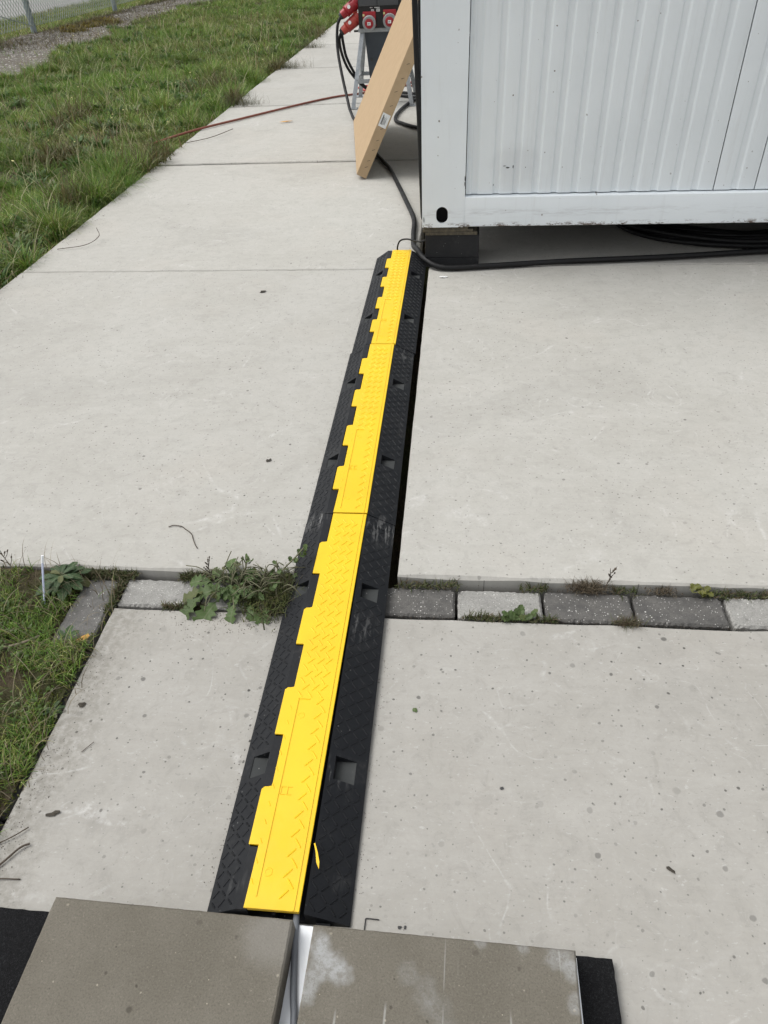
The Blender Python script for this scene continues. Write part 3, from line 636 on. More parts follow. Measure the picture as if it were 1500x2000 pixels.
# torn yellow sliver hanging at the near lid
shred = MB(); pts = [(RC + .050, .585, .037), (RC + .056, .57, .036), (RC + .060, .555, .033), (RC + .063, .545, .030)]
ws = [.0012, .0018, .0028, .0003]; vs = []
for p, w in zip(pts, ws): vs += [(p[0] - w, p[1], p[2]), (p[0] + w, p[1], p[2] + .002), (p[0] - w, p[1], p[2] + .0012), (p[0] + w, p[1], p[2] + .0032)]
fs = []
for i in range(3):
    a = i * 4; fs += [(a, a + 1, a + 5, a + 4), (a + 2, a + 6, a + 7, a + 3), (a, a + 4, a + 6, a + 2), (a + 1, a + 3, a + 7, a + 5)]
shred.add(vs, fs); o = shred.build('plastic_shred', M['yellow'], None, origin=(RC + .055, .57, .033)); tag(o, 'torn yellow plastic sliver hanging at the near end of the ramp lid', 'plastic shred')

# ------------------------------------------------------------------ foot of the mast: mat, plate, two paving tiles
ZB = -.015
mm = empty('rubber_mat', (-.25, .2, ZB), 'black fibrous rubber mat under the two paving tiles', 'mat')
rg = random.Random(3); out = []
X0, X1, Y0, Y1 = -.86, .268, -.35, .452
for (a, c) in (((X0, Y0), (X1, Y0)), ((X1, Y0), (X1, Y1)), ((X1, Y1), (X0, Y1 + .006)), ((X0, Y1 + .006), (X0, Y0))):
    for i in range(90): t = i / 90; out.append((a[0] + (c[0] - a[0]) * t + rg.uniform(-.0007, .0007), a[1] + (c[1] - a[1]) * t + rg.uniform(-.0007, .0007)))
n = len(out); mb = MB(); mb.add([(x, y, ZB + .0005) for x, y in out] + [(x, y, ZB + .017) for x, y in out], [tuple(range(n - 1, -1, -1)), tuple(range(n, 2 * n))] + [(i, (i + 1) % n, n + (i + 1) % n, n + i) for i in range(n)])
mb.build('mat_sheet', M['mat'], mm)
fz = []
pl = MB().hexa([(-.45, -.3, ZB + .0175), (.2105, -.3, ZB + .0175), (.2105, .4465, ZB + .0175), (-.45, .470, ZB + .0175), (-.45, -.3, ZB + .0295), (.2105, -.3, ZB + .0295), (.2105, .4465, ZB + .0295), (-.45, .470, ZB + .0295)]).build('steel_plate', M['white_plain'], None, .0015, 1, origin=(-.1, .1, ZB + .0175)); tag(pl, 'white painted steel plate showing between the two paving tiles', 'steel plate')
TZ = ZB + .030
def paving_tile(cx, cy, rz, mat, label, seed, hw):
    o = slab('paving_tile', -hw, hw, -.2, .2, .0455, .045, mat, None, .0030, .0002, .008, 0, seed)
    o.location = (cx, cy, TZ); o.rotation_euler = (0, 0, rz); tag(o, label, 'paving tile', 'grey paving tiles')
paving_tile(-.4365, .2560, R(-1.1), M['tile_a'], 'evenly olive grey paving tile, left of the white plate', 301, .1985)
paving_tile(-.0025, .2435, R(-1.1), M['tile_b'], 'grey paving tile with pale lime stains, right of the white plate', 302, .2015)

# ------------------------------------------------------------------ cables
def cable(name, pts, r, mat, label, n=10, sub=8, group=None, parent=None):
    o = MB().tube(cr(pts, sub), r, n).build(name, mat, parent, smooth='all', origin=None if parent else pts[len(pts) // 2])
    if parent is None: tag(o, label, 'cable', group)
    return o
cable('power_cable', [(-.62, 5.75, .017), (-.584, 5.52, .017), (-.464, 5.15, .017), (-.386, 4.80, .017), (-.295, 4.36, .017), (-.238, 4.06, .017), (-.226, 3.8, .018), (-.213, 3.60, .030), (-.188, 3.49, .045), (-.148, 3.395, .035), (-.06, 3.335, .017), (.14, 3.35, .017), (.5, 3.40, .017), (.97, 3.445, .017), (1.45, 3.51, .017), (2.0, 3.56, .017), (2.6, 3.5, .017)], .0128, M['cable'], 'thick black power cable running past the ramp end and along the container front', 12)
cable('grey_cable', [(-.245, .80, .022), (-.243, .60, .020), (-.239, .49, .012), (-.2335, .445, .020), (-.2285, .41, .0205), (-.221, .36, .0205), (-.214, .325, .0205), (-.2105, .25, .0205), (-.209, .1, .0205), (-.209, -.2, .0205)], .0055, M['grey_cable'], 'grey cable coming out of the ramp between the paving tiles')
cable('thin_cable', [(-.282, 3.40, .022), (-.284, 3.49, .026), (-.287, 3.505, .055), (-.272, 3.50, .088), (-.235, 3.47, .105), (-.19, 3.44, .104), (-.15, 3.42, .115), (-.10, 3.40, .172)], .004, M['cable'], 'thin black cable arching from the far ramp end to the plywood packing', 8)
cable('hanging_cable', [(-.196, 3.47, 2.6), (-.194, 3.47, 1.6), (-.189, 3.475, 1.1), (-.181, 3.485, .8), (-.172, 3.50, .55), (-.168, 3.56, .3), (-.172, 3.75, .12), (-.18, 4.2, .02), (-.2, 5.2, .016)], .012, M['cable'], 'left of two black cables hanging down at the container edge', group='cables hanging at the container edge')
cable('hanging_cable', [(-.171, 3.62, 2.6), (-.172, 3.62, 1.6), (-.172, 3.62, 1.1), (-.176, 3.63, .8), (-.176, 3.64, .55), (-.172, 3.9, .2), (-.18, 4.6, .045), (-.19, 5.6, .03)], .010, M['cable'], 'right of two black cables, close against the container edge', group='cables hanging at the container edge')
cable('loop_cable', [(-.19, 7.9, .015), (-.33, 7.66, .015), (-.43, 7.45, .015), (-.50, 7.15, .015), (-.535, 6.85, .015), (-.525, 6.62, .015), (-.46, 6.5, .015), (-.36, 6.36, .015), (-.18, 6.2, .015)], .014, M['cable'], 'black cable lying in a loop on the path between carton and container')
cable('orange_cable', [(-2.5, 6.1, -.02), (-2.21, 6.47, .010), (-1.87, 6.95, .010), (-1.43, 7.545, .010), (-1.2, 7.80, .010), (-1.04, 7.90, .010), (-.85, 8.02, .010), (-.7, 8.2, .010), (-.55, 8.3, .010), (-.42, 8.22, .010), (-.3, 8.05, .01)], .009, M['red_cable'], 'rust red cable crossing the path from the grass to the stand')
cable('orange_cable', [(-1.02, 8.25, .01), (-.92, 8.36, .01), (-.8, 8.30, .01), (-.72, 8.12, .012), (-.82, 7.98, .022), (-.95, 8.06, .02), (-.9, 8.2, .012), (-.6, 8.4, .01), (-.4, 8.5, .01), (-.32, 8.3, .01), (-.42, 8.12, .02)], .011, M['orange_red'], 'orange cable coiled on the path behind the stand legs')
coil = MB()
for k in range(16):
    rr = .47 - .019 * (k % 8); cz = .016 + .022 * (k // 8); px = 1.42 + .015 * math.sin(k * 2); py = 4.04 + .008 * (k % 3)
    coil.tube([(px + rr * 1.3 * math.cos(2 * math.pi * i / 48), py + rr * math.sin(2 * math.pi * i / 48), cz + .004 * math.sin(i * .6 + k)) for i in range(48)] + [(px + rr * 1.3, py, cz)], .0115, 8)
o = coil.build('cable_coil', M['cable'], None, smooth='all', origin=(1.42, 4.0, 0)); tag(o, 'heavy coil of black cable lying under the container', 'cable coil')

# ------------------------------------------------------------------ carton leaning on the container
nb = Vector((-.6543, 4.926, .001)); fb = Vector((-.868, 6.536, .001)); e = (fb - nb).normalized()
u = Vector((.4539, .0603, .8890)); nn = e.cross(u).normalized()
if nn.x > 0: nn = -nn                                       # outward face looks left and up
ntop = nb + u * 1.0; ftop = fb + u * .93 - e * .085; th = -nn * .068
carton = empty('cardboard_box', (nb + fb) / 2, 'long flat brown cardboard box leaning against the container side', 'cardboard box')
# lower edge of the back must stay above the floor
low = th.z
lift = Vector((0, 0, max(0, -low)))
cb = MB().hexa([nb + lift, fb + lift, fb + lift + th, nb + lift + th, ntop + lift, ftop + lift, ftop + lift + th, ntop + lift + th])
cb.build('carton_body', M['cardboard'], carton, .003, 2)
side_n = (ntop - nb).cross(th).normalized()
if side_n.y > 0: side_n = -side_n
def on_side(s_, t, off=.0012): return nb + lift + (ntop - nb) * s_ + th * t + side_n * off
lab = MB().hexa([on_side(.315, .12, .0003), on_side(.315, .86, .0003), on_side(.395, .86, .0003), on_side(.395, .12, .0003), on_side(.315, .12), on_side(.315, .86), on_side(.395, .86), on_side(.395, .12)]).build('label', M['paper'], carton)
ink = MB()
for k, (t0, t1, a, c) in enumerate(((.24, .31, .33, .385), (.33, .38, .327, .375), (.44, .47, .33, .37), (.51, .53, .33, .38), (.56, .585, .335, .36), (.62, .64, .33, .375))):
    ink.hexa([on_side(a, t0, .0012), on_side(a, t1, .0012), on_side(c, t1, .0012), on_side(c, t0, .0012), on_side(a, t0, .0018), on_side(a, t1, .0018), on_side(c, t1, .0018), on_side(c, t0, .0018)])
ink.build('label_print', M['ink'], lab)
for s_ in (.06, .10, .17, .23, .30, .44, .52, .60, .68):
    t = random.uniform(.35, .5); MB().bar(on_side(s_, t, .0006), on_side(s_ + .012, t + .22, .0006), .0025, .001, side_n).build('staple', M['ply'], carton)

# ------------------------------------------------------------------ distributor on its stand
st = empty('steel_stand', (-.69, 7.53, 0), 'galvanised steel trestle carrying the black power distributor', 'stand')
feet = {'fl': (-.955, 7.245), 'fr': (-.434, 7.32), 'rl': (-.955, 7.824), 'rr': (-.42, 7.81)}
tops = {'fl': (-.862, 7.45, .553), 'fr': (-.535, 7.47, .553), 'rl': (-.862, 7.66, .553), 'rr': (-.535, 7.66, .553)}
for k in feet:
    f, t = feet[k], tops[k]
    l = MB(); l.bar((f[0], f[1], .006), t, .036, .006, (0, 1, 0)); sx = -1 if 'l' in k[1] else 1
    l.bar((f[0] + sx * .016, f[1] + .018, .006), (t[0] + sx * .016, t[1] + .018, t[2]), .006, .036, (0, 1, 0)); l.build('leg', M['galv'], st, .001, 1)
    MB().box(f[0] - .045, f[0] + .035, f[1] - .03, f[1] + .035, .0005, .0055).build('foot_plate', M['galv'], st)
def leg_at(k, z): f, t = feet[k], tops[k]; q = z / t[2]; return (f[0] + (t[0] - f[0]) * q, f[1] + (t[1] - f[1]) * q, z)
for a, c, z in (('fl', 'fr', .2), ('rl', 'rr', .2), ('fl', 'rl', .2), ('fr', 'rr', .2)):
    MB().bar(leg_at(a, z), leg_at(c, z), .005, .032).build('crossbar', M['galv'], st)
MB().box(-.895, -.505, 7.43, 7.455, .553, .582).build('top_frame', M['galv'], st, .002); MB().box(-.895, -.505, 7.66, 7.685, .553, .582).build('top_frame', M['galv'], st, .002)
MB().box(-.895, -.87, 7.456, 7.659, .553, .582).build('top_frame', M['galv'], st, .002); MB().box(-.53, -.505, 7.456, 7.659, .553, .582).build('top_frame', M['galv'], st, .002)
MB().hexa([(-.83, 7.60, .185), (-.62, 7.60, .185), (-.62, 7.606, .185), (-.83, 7.606, .185), (-.85, 7.50, .55), (-.545, 7.50, .55), (-.545, 7.506, .55), (-.85, 7.506, .55)]).build('back_sheet', M['plate'], st)
MB().disc((-.80, 7.553, .335), (0, -1, .27), [(.0, .011), (.006, .011)], 16).build('hole', M['ink'], st)
MB().box(-.935, -.897, 7.44, 7.47, .556, .570).build('side_lug', M['dark_steel'], st, .003)

db = empty('power_distributor', (-.70, 7.55, .583), 'black power distribution box with two red sockets, on the steel stand', 'distribution box')
MB().box(-.885, -.515, 7.40, 7.68, .583, 1.02).build('housing', M['blackbox'], db, .012, 2)
for x0, x1 in ((-.875, -.72), (-.715, -.54)): MB().box(x0, x1, 7.385, 7.3995, .742, .90).build('window_flap', M['darkgrey'], db, .004)
MB().box(-.5145, -.478, 7.42, 7.70, .585, 1.0).build('side_panel', M['blue'], db, .006)
for sx, sz in ((-.788, .627), (-.612, .636)):
    k = MB().box(sx - .055, sx + .055, 7.372, 7.3995, sz - .03, sz + .078).build('socket_outlet', M['red'], db, .006)
    MB().disc((sx, 7.372, sz), (0, -1, -.12), [(0, .055), (.022, .057), (.03, .053)], 32).build('locking_ring', M['greyring'], k, 0, 2, True)
    MB().disc((sx, 7.341, sz - .004), (0, -1, -.12), [(0, .037), (.006, .036), (.008, .033)], 32).build('socket_cap', M['red'], k, 0, 2, True)
    MB().box(sx - .014, sx + .014, 7.329, 7.3315, sz - .015, sz + .007).build('cap_label', M['paper'], k)
    ik = MB()
    for q in range(2): ik.box(sx - .01, sx + .006, 7.3283, 7.329, sz - .002 - q * .006, sz + .0005 - q * .006)
    ik.build('cap_print', M['ink'], k)
    MB().box(sx - .055, sx - .04, 7.369, 7.372, sz + .046, sz + .062).build('warning_label', M['yellow_flower'], k)
for x0, x1, z0, z1 in ((-.772, -.748, .697, .718), (-.726, -.698, .701, .722), (-.744, -.698, .728, .733), (-.782, -.772, .728, .733), (-.768, -.760, .728, .733)):
    MB().box(x0, x1, 7.3985, 7.3999, z0, z1).build('sticker', M['paper'], db)
for x0, x1, z0, z1 in ((-.769, -.751, .701, .703), (-.769, -.755, .706, .708), (-.769, -.751, .711, .713), (-.722, -.702, .705, .7075), (-.722, -.706, .711, .7135), (-.722, -.702, .716, .718)):
    MB().box(x0, x1, 7.3978, 7.3984, z0, z1).build('sticker_print', M['ink'], db)
def plug(loc, a, bq, mat, cab, label, extra=None):
    root = empty('power_plug', loc, label, 'power plug', 'red power plugs in the distributor')
    a, bq = Vector(a), Vector(bq); d = (bq - a).normalized(); L = (bq - a).length
    MB().disc(a, d, [(0, .052), (.03, .055), (.035, .047), (L * .62, .043), (L * .66, .05), (L * .7, .036), (L * .9, .032)], 20).build('plug_body', mat, root, 0, 2, True)
    up = Vector((0, 0, 1)); f = MB(); f.bar(a + d * .02 + up * .052, a + d * (L * .62) + up * .085, .055, .01, up); f.build('plug_flap', mat, root, .003)
    MB().disc(a + d * (L * .88), d, [(0, .028), (L * .05, .029), (L * .12, .022)], 16).build('cable_gland', M['dark_steel'], root, 0, 2, True)
    MB().disc(a + d * (L * .42) + Vector((-.01, -.046, .01)), (-.1, -1, .2), [(0, .014), (.002, .014)], 14).build('sticker', M['paper'], root)
    for c in cab: MB().tube(cr(c, 8), .0125, 8).build('cable', M['cable'], root, smooth='all')
plug((-.97, 7.5, .72), (-.888, 7.5, .775), (-1.052, 7.46, .668), M['red'], [[(-1.04, 7.462, .675), (-1.072, 7.45, .62), (-1.083, 7.42, .53), (-1.075, 7.36, .42), (-1.04, 7.25, .28), (-.99, 7.1, .14), (-.93, 6.88, .04), (-.84, 6.6, .016), (-.6, 6.2, .016)]], 'dark red power plug high on the left side of the distributor')
plug((-.97, 7.5, .6), (-.885, 7.5, .665), (-1.055, 7.46, .553), M['orange_red'], [[(-1.05, 7.46, .555), (-1.07, 7.46, .50), (-1.06, 7.48, .40), (-1.02, 7.52, .28), (-.95, 7.6, .17), (-.87, 7.7, .08), (-.78, 7.78, .02), (-.6, 7.76, .014), (-.4, 7.6, .014)], [(-1.045, 7.455, .55), (-1.035, 7.45, .47), (-1.02, 7.48, .37), (-.97, 7.56, .24), (-.90, 7.66, .12), (-.80, 7.82, .03), (-.6, 7.9, .016), (-.35, 7.75, .016)]], 'faded orange red power plug low on the left side of the distributor')

# ------------------------------------------------------------------ chain link fence
fe = empty('chain_link_fence', (-7.83, 17, 0), 'wire chain link fence on grey posts along the road', 'fence')
fx = lambda y: -7.775 - (y - 15.1) * .0225
for y in (6.7, 10.9, 15.1, 19.3, 23.5, 27.7):
    MB().tube([(fx(y), y, -.1), (fx(y) - .03, y + .01, 2.1)], .052, 14).build('post', M['post'], fe, smooth=True)
ww = MB()
for z in (.11, 1.05, 2.0): ww.tube([(fx(y), y, z + .01 * math.sin(y)) for y in np.arange(6.7, 27.8, 1.05)], .0028, 4)
ww.tube([(fx(10.9) + .06, 10.9, 1.0), (fx(15.1) + .06, 15.0, .12)], .008, 5)
ww.build('tension_wire', M['wire'], fe)
chn = MB(); H0, H1 = .11, 2.0; pitch = .10; y = 6.8
while y < 27.6:
    for sg in (1, -1):
        a = (fx(y) + .056, y, H0); yb = y + sg * (H1 - H0) * .85
        if 6.7 <= yb <= 27.7: chn.tube([a, (fx(yb) + .056, yb, H1)], .0056, 3, False)
        else:
            ye = 6.7 if yb < 6.7 else 27.7; q = (ye - y) / (yb - y); chn.tube([a, (fx(ye) + .056, ye, H0 + (H1 - H0) * q)], .0048, 3, False)
    y += pitch
o = chn.build('wire_mesh', M['wire'], fe); o['kind'] = 'stuff'

# ------------------------------------------------------------------ grass and other countless growth
def blades(name, P, h, w, ang, lean, col, mat, seg=3, **kw):
    """P (N,3) roots, h length, w width, ang heading, lean 0..1+ bend; one flat colour per blade"""
    N = len(P); t = np.linspace(0, 1, seg + 1); d = np.stack([np.cos(ang), np.sin(ang)], 1); sd = np.stack([-d[:, 1], d[:, 0]], 1)
    tw = RNG.uniform(-.9, .9, N); sd = np.stack([sd[:, 0] * np.cos(tw) - sd[:, 1] * np.sin(tw), sd[:, 0] * np.sin(tw) + sd[:, 1] * np.cos(tw)], 1)
    V = np.zeros((N, 2 * seg + 1, 3)); th0 = RNG.uniform(0, .35, N)
    x = np.zeros(N); z = np.zeros(N)
    for k in range(seg + 1):
        if k:
            th = th0 + lean * (k - .3) / seg; x = x + np.sin(th) * h / seg; z = z + np.cos(th) * h / seg
        hw = w * (1 - t[k] ** 1.7) * .5
        cpt = np.stack([P[:, 0] + d[:, 0] * x, P[:, 1] + d[:, 1] * x, P[:, 2] + z], 1)
        if k < seg:
            V[:, 2 * k, :] = cpt; V[:, 2 * k + 1, :] = cpt
            V[:, 2 * k, :2] -= sd * hw[:, None]; V[:, 2 * k + 1, :2] += sd * hw[:, None]
        else: V[:, 2 * seg, :] = cpt
    nv = 2 * seg + 1; base = (np.arange(N) * nv)[:, None]
    quads = np.concatenate([base + np.array([2 * k, 2 * k + 1, 2 * k + 3, 2 * k + 2]) for k in range(seg - 1)], 1).reshape(N, seg - 1, 4)
    tri = base + np.array([2 * seg - 2, 2 * seg - 1, 2 * seg])
    loops = np.concatenate([quads.reshape(N, -1), tri], 1).reshape(-1)
    tot = np.tile(np.array([4] * (seg - 1) + [3]), N); start = np.concatenate([[0], np.cumsum(tot)[:-1]])
    me = bpy.data.meshes.new(name); me.vertices.add(N * nv); me.vertices.foreach_set('co', V.reshape(-1).astype(np.float32))
    me.loops.add(len(loops)); me.loops.foreach_set('vertex_index', loops.astype(np.int32)); me.polygons.add(len(tot))
    me.polygons.foreach_set('loop_start', start.astype(np.int32)); me.polygons.foreach_set('loop_total', tot.astype(np.int32))
    me.update(); me.validate()
    at = me.color_attributes.new("Col", 'FLOAT_COLOR', 'POINT')
    cc = np.ones((N, nv, 4), np.float32); cc[:, :, :3] = col[:, None, :]; at.data.foreach_set('color', cc.reshape(-1))
    me.polygons.foreach_set('use_smooth', np.ones(len(tot), bool)); me.materials.append(mat)
    o = bpy.data.objects.new(name, me); COL.objects.link(o); return tag(o, **kw)

PAL = np.array([(.088, .158, .022), (.125, .190, .034), (.170, .205, .048), (.062, .115, .020), (.195, .180, .062), (.150, .122, .050), (.40, .37, .21)])
def palette(n, x, y, wts, sc=.8, seed=30):
    nz = vnoise(x, y, sc, seed) * .6 + vnoise(x, y, sc * 3.7, seed + 1) * .4
    w = np.tile(np.array(wts, float), (n, 1)); k = np.clip((nz - .5) * 4, -1, 1)
    w[:, 4] *= 1 + 2.2 * np.clip(k, 0, 1); w[:, 5] *= 1 + 3.0 * np.clip(k, 0, 1); w[:, 6] *= 1 + 1.5 * np.clip(k, 0, 1); w[:, 0] *= 1 + 1.5 * np.clip(-k, 0, 1); w[:, 1] *= 1 + np.clip(-k, 0, 1)
    w /= w.sum(1, keepdims=True); c = (w.cumsum(1) > RNG.random(n)[:, None]).argmax(1)
    pt = vnoise(x, y, 1.1, seed + 9); return PAL[c] * RNG.uniform(.6, 1.4, (n, 1)) * (1.1 + .6 * (pt[:, None] - .35)) * np.array([1.0, 1.07, .95])
def vis(x, y, pad=.4):      # keep to what the photo can see, with a margin for a step aside
    return (x > -1.55 - pad - .47 * np.maximum(y - 1.0, 0) - .3)
def meadow(name, y0, y1, dens, hm, w, xmin, **kw):
    A = (y1 - y0) * (-2.19 - xmin); n = int(A * dens); x = RNG.uniform(xmin, -2.165, n); y = RNG.uniform(y0, y1, n)
    nb_ = max(8, int(A * 16)); tx = RNG.uniform(xmin, -2.2, nb_); ty = RNG.uniform(y0, y1, nb_)      # tufts
    m_ = RNG.random(n) < .4; k = RNG.integers(0, nb_, n); rr = np.abs(RNG.normal(0, .045, n)); aa = RNG.uniform(0, 2 * math.pi, n)
    x = np.where(m_, tx[k] + rr * np.cos(aa), x); y = np.where(m_, ty[k] + rr * np.sin(aa), y)
    bare = vnoise(x, y, 1.7, 77) * .6 + vnoise(x, y, 5.3, 78) * .4
    ok = (x < -2.185) & vis(x, y) & ((x > gedge(y) + .35 * (vnoise(x, y, 4, 5) - .5)) | (RNG.random(n) < .012)) & ((bare > .30) | (RNG.random(n) < .25))
    x, y, m_, aa = x[ok], y[ok], m_[ok], aa[ok]; n = len(x)
    tall = .55 + .9 * vnoise(x, y, 1.3, 12) + .35 * (x > -2.5)
    h = hm * tall * RNG.uniform(.4, 1.2, n) * np.where(m_, 1.15, .62)
    ang = np.where(m_, aa + RNG.normal(0, .5, n), RNG.uniform(0, 2 * math.pi, n))
    lean = RNG.uniform(.5, 2.6, n)
    P = np.stack([x, y, lawn_z(x, y) - .004], 1)
    return blades(name, P, h, np.full(n, w) * RNG.uniform(.6, 1.2, n), ang, lean, palette(n, x, y, (3.0, 3.0, 2.2, 2.2, 1.1, .8, .55)), M['grass'], **kw)
meadow('grass', 1.2, 6.5, 15000, .125, .0042, -4.9, kind='stuff')
meadow('grass', 6.5, 11, 7500, .12, .0055, -6.8, kind='stuff')
meadow('grass', 11, 17, 4200, .12, .0075, -7.6, kind='stuff')
meadow('grass', 17, 28, 1700, .12, .011, -7.9, kind='stuff')
# verge beyond the fence and thin growth on the gravel
n = 45000; x = RNG.uniform(-9.85, -7.75, n); y = RNG.uniform(9, 28, n)
blades('verge_grass', np.stack([x, y, np.full(n, -.03)], 1), RNG.uniform(.05, .16, n), np.full(n, .011), RNG.uniform(0, 6.3, n), RNG.uniform(.5, 1.8, n), palette(n, x, y, (2, 2.5, 3, 1, 2.2, 1.2, 1.2)), M['grass'], kind='stuff')
n = 17000; y = RNG.uniform(8, 26, n); x = np.where((y > 12.6) & (RNG.random(n) < .55), RNG.uniform(-7.75, -6.0, n), fx(y) + RNG.normal(.05, .22, n)); y = np.where((x > fx(y) + .5) & (RNG.random(n) < .3), y + 3, y)
blades('dry_fence_weeds', np.stack([x, y, np.full(n, -.03)], 1), RNG.uniform(.04, .16, n), np.full(n, .009), RNG.uniform(0, 6.3, n), RNG.uniform(.8, 2.6, n), np.array([(.10, .078, .05), (.14, .12, .08), (.07, .06, .035), (.16, .13, .05)])[RNG.integers(0, 4, n)] * RNG.uniform(.7, 1.2, (n, 1)), M['grass'], kind='stuff')
n = 5000; cl = RNG.integers(0, 16, n); y = 15.2 + 2.2 * RNG.random(16)[cl] + RNG.normal(0, .10, n); x = -7.55 + .75 * RNG.random(16)[cl] + RNG.normal(0, .08, n)
blades('russet_weeds', np.stack([x, y, lawn_z(x, y)], 1), RNG.uniform(.03, .14, n), np.full(n, .018), RNG.uniform(0, 6.3, n), RNG.uniform(.8, 2.6, n), np.array([(.26, .20, .035), (.18, .14, .03), (.13, .13, .03), (.09, .06, .03)])[RNG.integers(0, 4, n)] * RNG.uniform(.7, 1.2, (n, 1)), M['grass'], kind='stuff')
# long pale stalks standing in the meadow
n = 2400; y = 2.6 + 14 * RNG.random(n) ** 1.3; x = -2.2 - RNG.random(n) * (.47 * (y - 1.2) + .3); ok = x > gedge(y); x, y = x[ok], y[ok]; n = len(x)
blades('dry_stalks', np.stack([x, y, lawn_z(x, y)], 1), RNG.uniform(.12, .36, n), .0032 + .0004 * y, RNG.uniform(0, 6.3, n), RNG.uniform(.3, 2.0, n), np.array([(.40, .37, .22), (.28, .28, .13), (.22, .16, .09)])[RNG.integers(0, 3, n)], M['grass'], 5, kind='stuff')
# dark dry clumps hanging over the slab edge
C0 = [(-2.27, 5.5, .17, 800), (-2.40, 4.55, .12, 450), (-2.36, 3.1, .16, 500), (-2.21, 2.62, .10, 280), (-2.19, 7.72, .10, 260), (-2.2, 9.85, .14, 300), (-2.6, 8.6, .2, 350), (-2.22, 13, .3, 400), (-3.0, 5.6, .16, 350), (-3.6, 7.2, .2, 350)]
xs, ys = [], []
for (a, c, s_, k) in C0: xs.append(RNG.normal(a, s_ * .38, k)); ys.append(RNG.normal(c, s_, k))
x = np.concatenate(xs); y = np.concatenate(ys); ok = x < -2.10; x, y = x[ok], y[ok]; n = len(x)
blades('dry_weeds', np.stack([x, y, np.where(x > -2.17, .0, lawn_z(x, y))], 1), RNG.uniform(.05, .26, n), RNG.uniform(.004, .012, n), RNG.uniform(0, 6.3, n), RNG.uniform(.2, 2.2, n), np.array([(.115, .088, .036), (.09, .085, .032), (.13, .125, .05), (.09, .115, .032), (.15, .125, .055)])[RNG.integers(0, 5, n)] * RNG.uniform(.7, 1.3, (n, 1)), M['grass'], 4, kind='stuff')
# broad leaved herbs in the meadow: many short wide leaves in clumps
cn = 420; cyv = 2.7 + 13 * RNG.random(cn) ** 1.2; cxv = -2.25 - RNG.random(cn) * (.47 * (cyv - 1.2) + .2); ok = cxv > gedge(cyv); cxv, cyv = cxv[ok], cyv[ok]; cn = len(cxv)
k = RNG.integers(0, cn, cn * 26); aa = RNG.uniform(0, 6.3, len(k)); rr = np.abs(RNG.normal(0, .05, len(k))); x = cxv[k] + rr * np.cos(aa); y = cyv[k] + rr * np.sin(aa); ok = x < -2.18; x, y, aa, k = x[ok], y[ok], aa[ok], k[ok]; n = len(x)
hc = np.array([(.075, .14, .035), (.10, .16, .05), (.13, .165, .07), (.06, .12, .025)])[(k * 7) % 4]
blades('meadow_herbs', np.stack([x, y, lawn_z(x, y) + RNG.uniform(.0, .03, n)], 1), RNG.uniform(.04, .10, n), RNG.uniform(.014, .03, n), aa, RNG.uniform(.8, 2.0, n), hc * RNG.uniform(.75, 1.2, (n, 1)), M['grass'], 4, kind='stuff')
# small pale flowers and bits in the meadow
fl = MB()
for i in range(26):
    yy = random.uniform(4.5, 14); xx = -2.4 - random.random() * (.45 * (yy - 1.5)); zz = float(lawn_z(np.array([xx]), np.array([yy]))[0]) + random.uniform(.07, .16)
    fl.disc((xx, yy, zz), (random.uniform(-.4, .4), random.uniform(-.6, .1), 1), [(0, .004), (.004, random.uniform(.005, .010)), (.007, .004)], 7)
tag(fl.build('meadow_flowers', M['yellow_flower'], None), kind='stuff')
# pebbles on the gravel strip
pb = MB(); ico = [(0, 0, 1), (.9, 0, .1), (.2, .85, .1), (-.8, .4, .1), (-.6, -.7, .1), (.4, -.8, .1)]
for i in range(1500):
    yy = random.uniform(8.5, 22); xx = random.uniform(-7.7, -5.3) 
    if xx > gedge(np.array([yy]))[0] + .15: continue
    zz = float(lawn_z(np.array([xx]), np.array([yy]))[0]) + .012; s_ = random.choice((.006, .008, .011, .017)); a = random.uniform(0, 6.3); c_, d_ = math.cos(a), math.sin(a)
    pb.add([(xx + s_ * (px * c_ - py * d_), yy + s_ * (px * d_ + py * c_), zz + s_ * pz * .7) for px, py, pz in ico], [(0, 1, 2), (0, 2, 3), (0, 3, 4), (0, 4, 5), (0, 5, 1)])
M['pebble'] = simple("pebbles", (.5, .48, .44), (.25, .235, .21), 6, .85)
tag(pb.build('gravel', M['pebble'], None), kind='stuff')

# near corner: short matted turf, moss, tiny round leaves
def corner(n, x0, x1, y0, y1):
    x = RNG.uniform(x0, x1, n); y = RNG.uniform(y0, y1, n); b_ = vnoise(x, y, 8, 41) * .6 + vnoise(x, y, 21, 42) * .4
    return x, y, b_
cz = lambda x, y: -.038 + .022 * vnoise(x, y, 9, 5) + .012 * vnoise(x, y, 30, 6) + .02 * np.clip((-.95 - x) * 3, 0, 1)
n0 = 42000; x, y, b_ = corner(n0, -1.75, -.835, .1, 1.285)
onb = (x > -.95) & (y > 1.05); bare = (np.hypot(x + 1.0, (y - .86) * .8) < .085) | (np.hypot(x + 1.06, y - 1.0) < .05)
ok = (b_ > .47) & (~onb | (RNG.random(n0) < .004)) & (~bare | (RNG.random(n0) < .12)); x, y = x[ok], y[ok]; n = len(x)
blades('turf', np.stack([x, y, cz(x, y)], 1), RNG.uniform(.02, .062, n), RNG.uniform(.0014, .0028, n), RNG.uniform(0, 6.3, n), RNG.uniform(.8, 2.6, n), palette(n, x, y, (2.8, 2.6, 1.8, 2.6, 1.7, 1.3, .55), 5, 50) * .78, M['grass'], 4, kind='stuff')
n0 = 30000; x, y, b_ = corner(n0, -1.7, -.83, .1, 1.283); e_ = np.exp(-((x + .86) / .035) ** 2); onb = (x > -.945) & (x < -.85) & (y > 1.055)
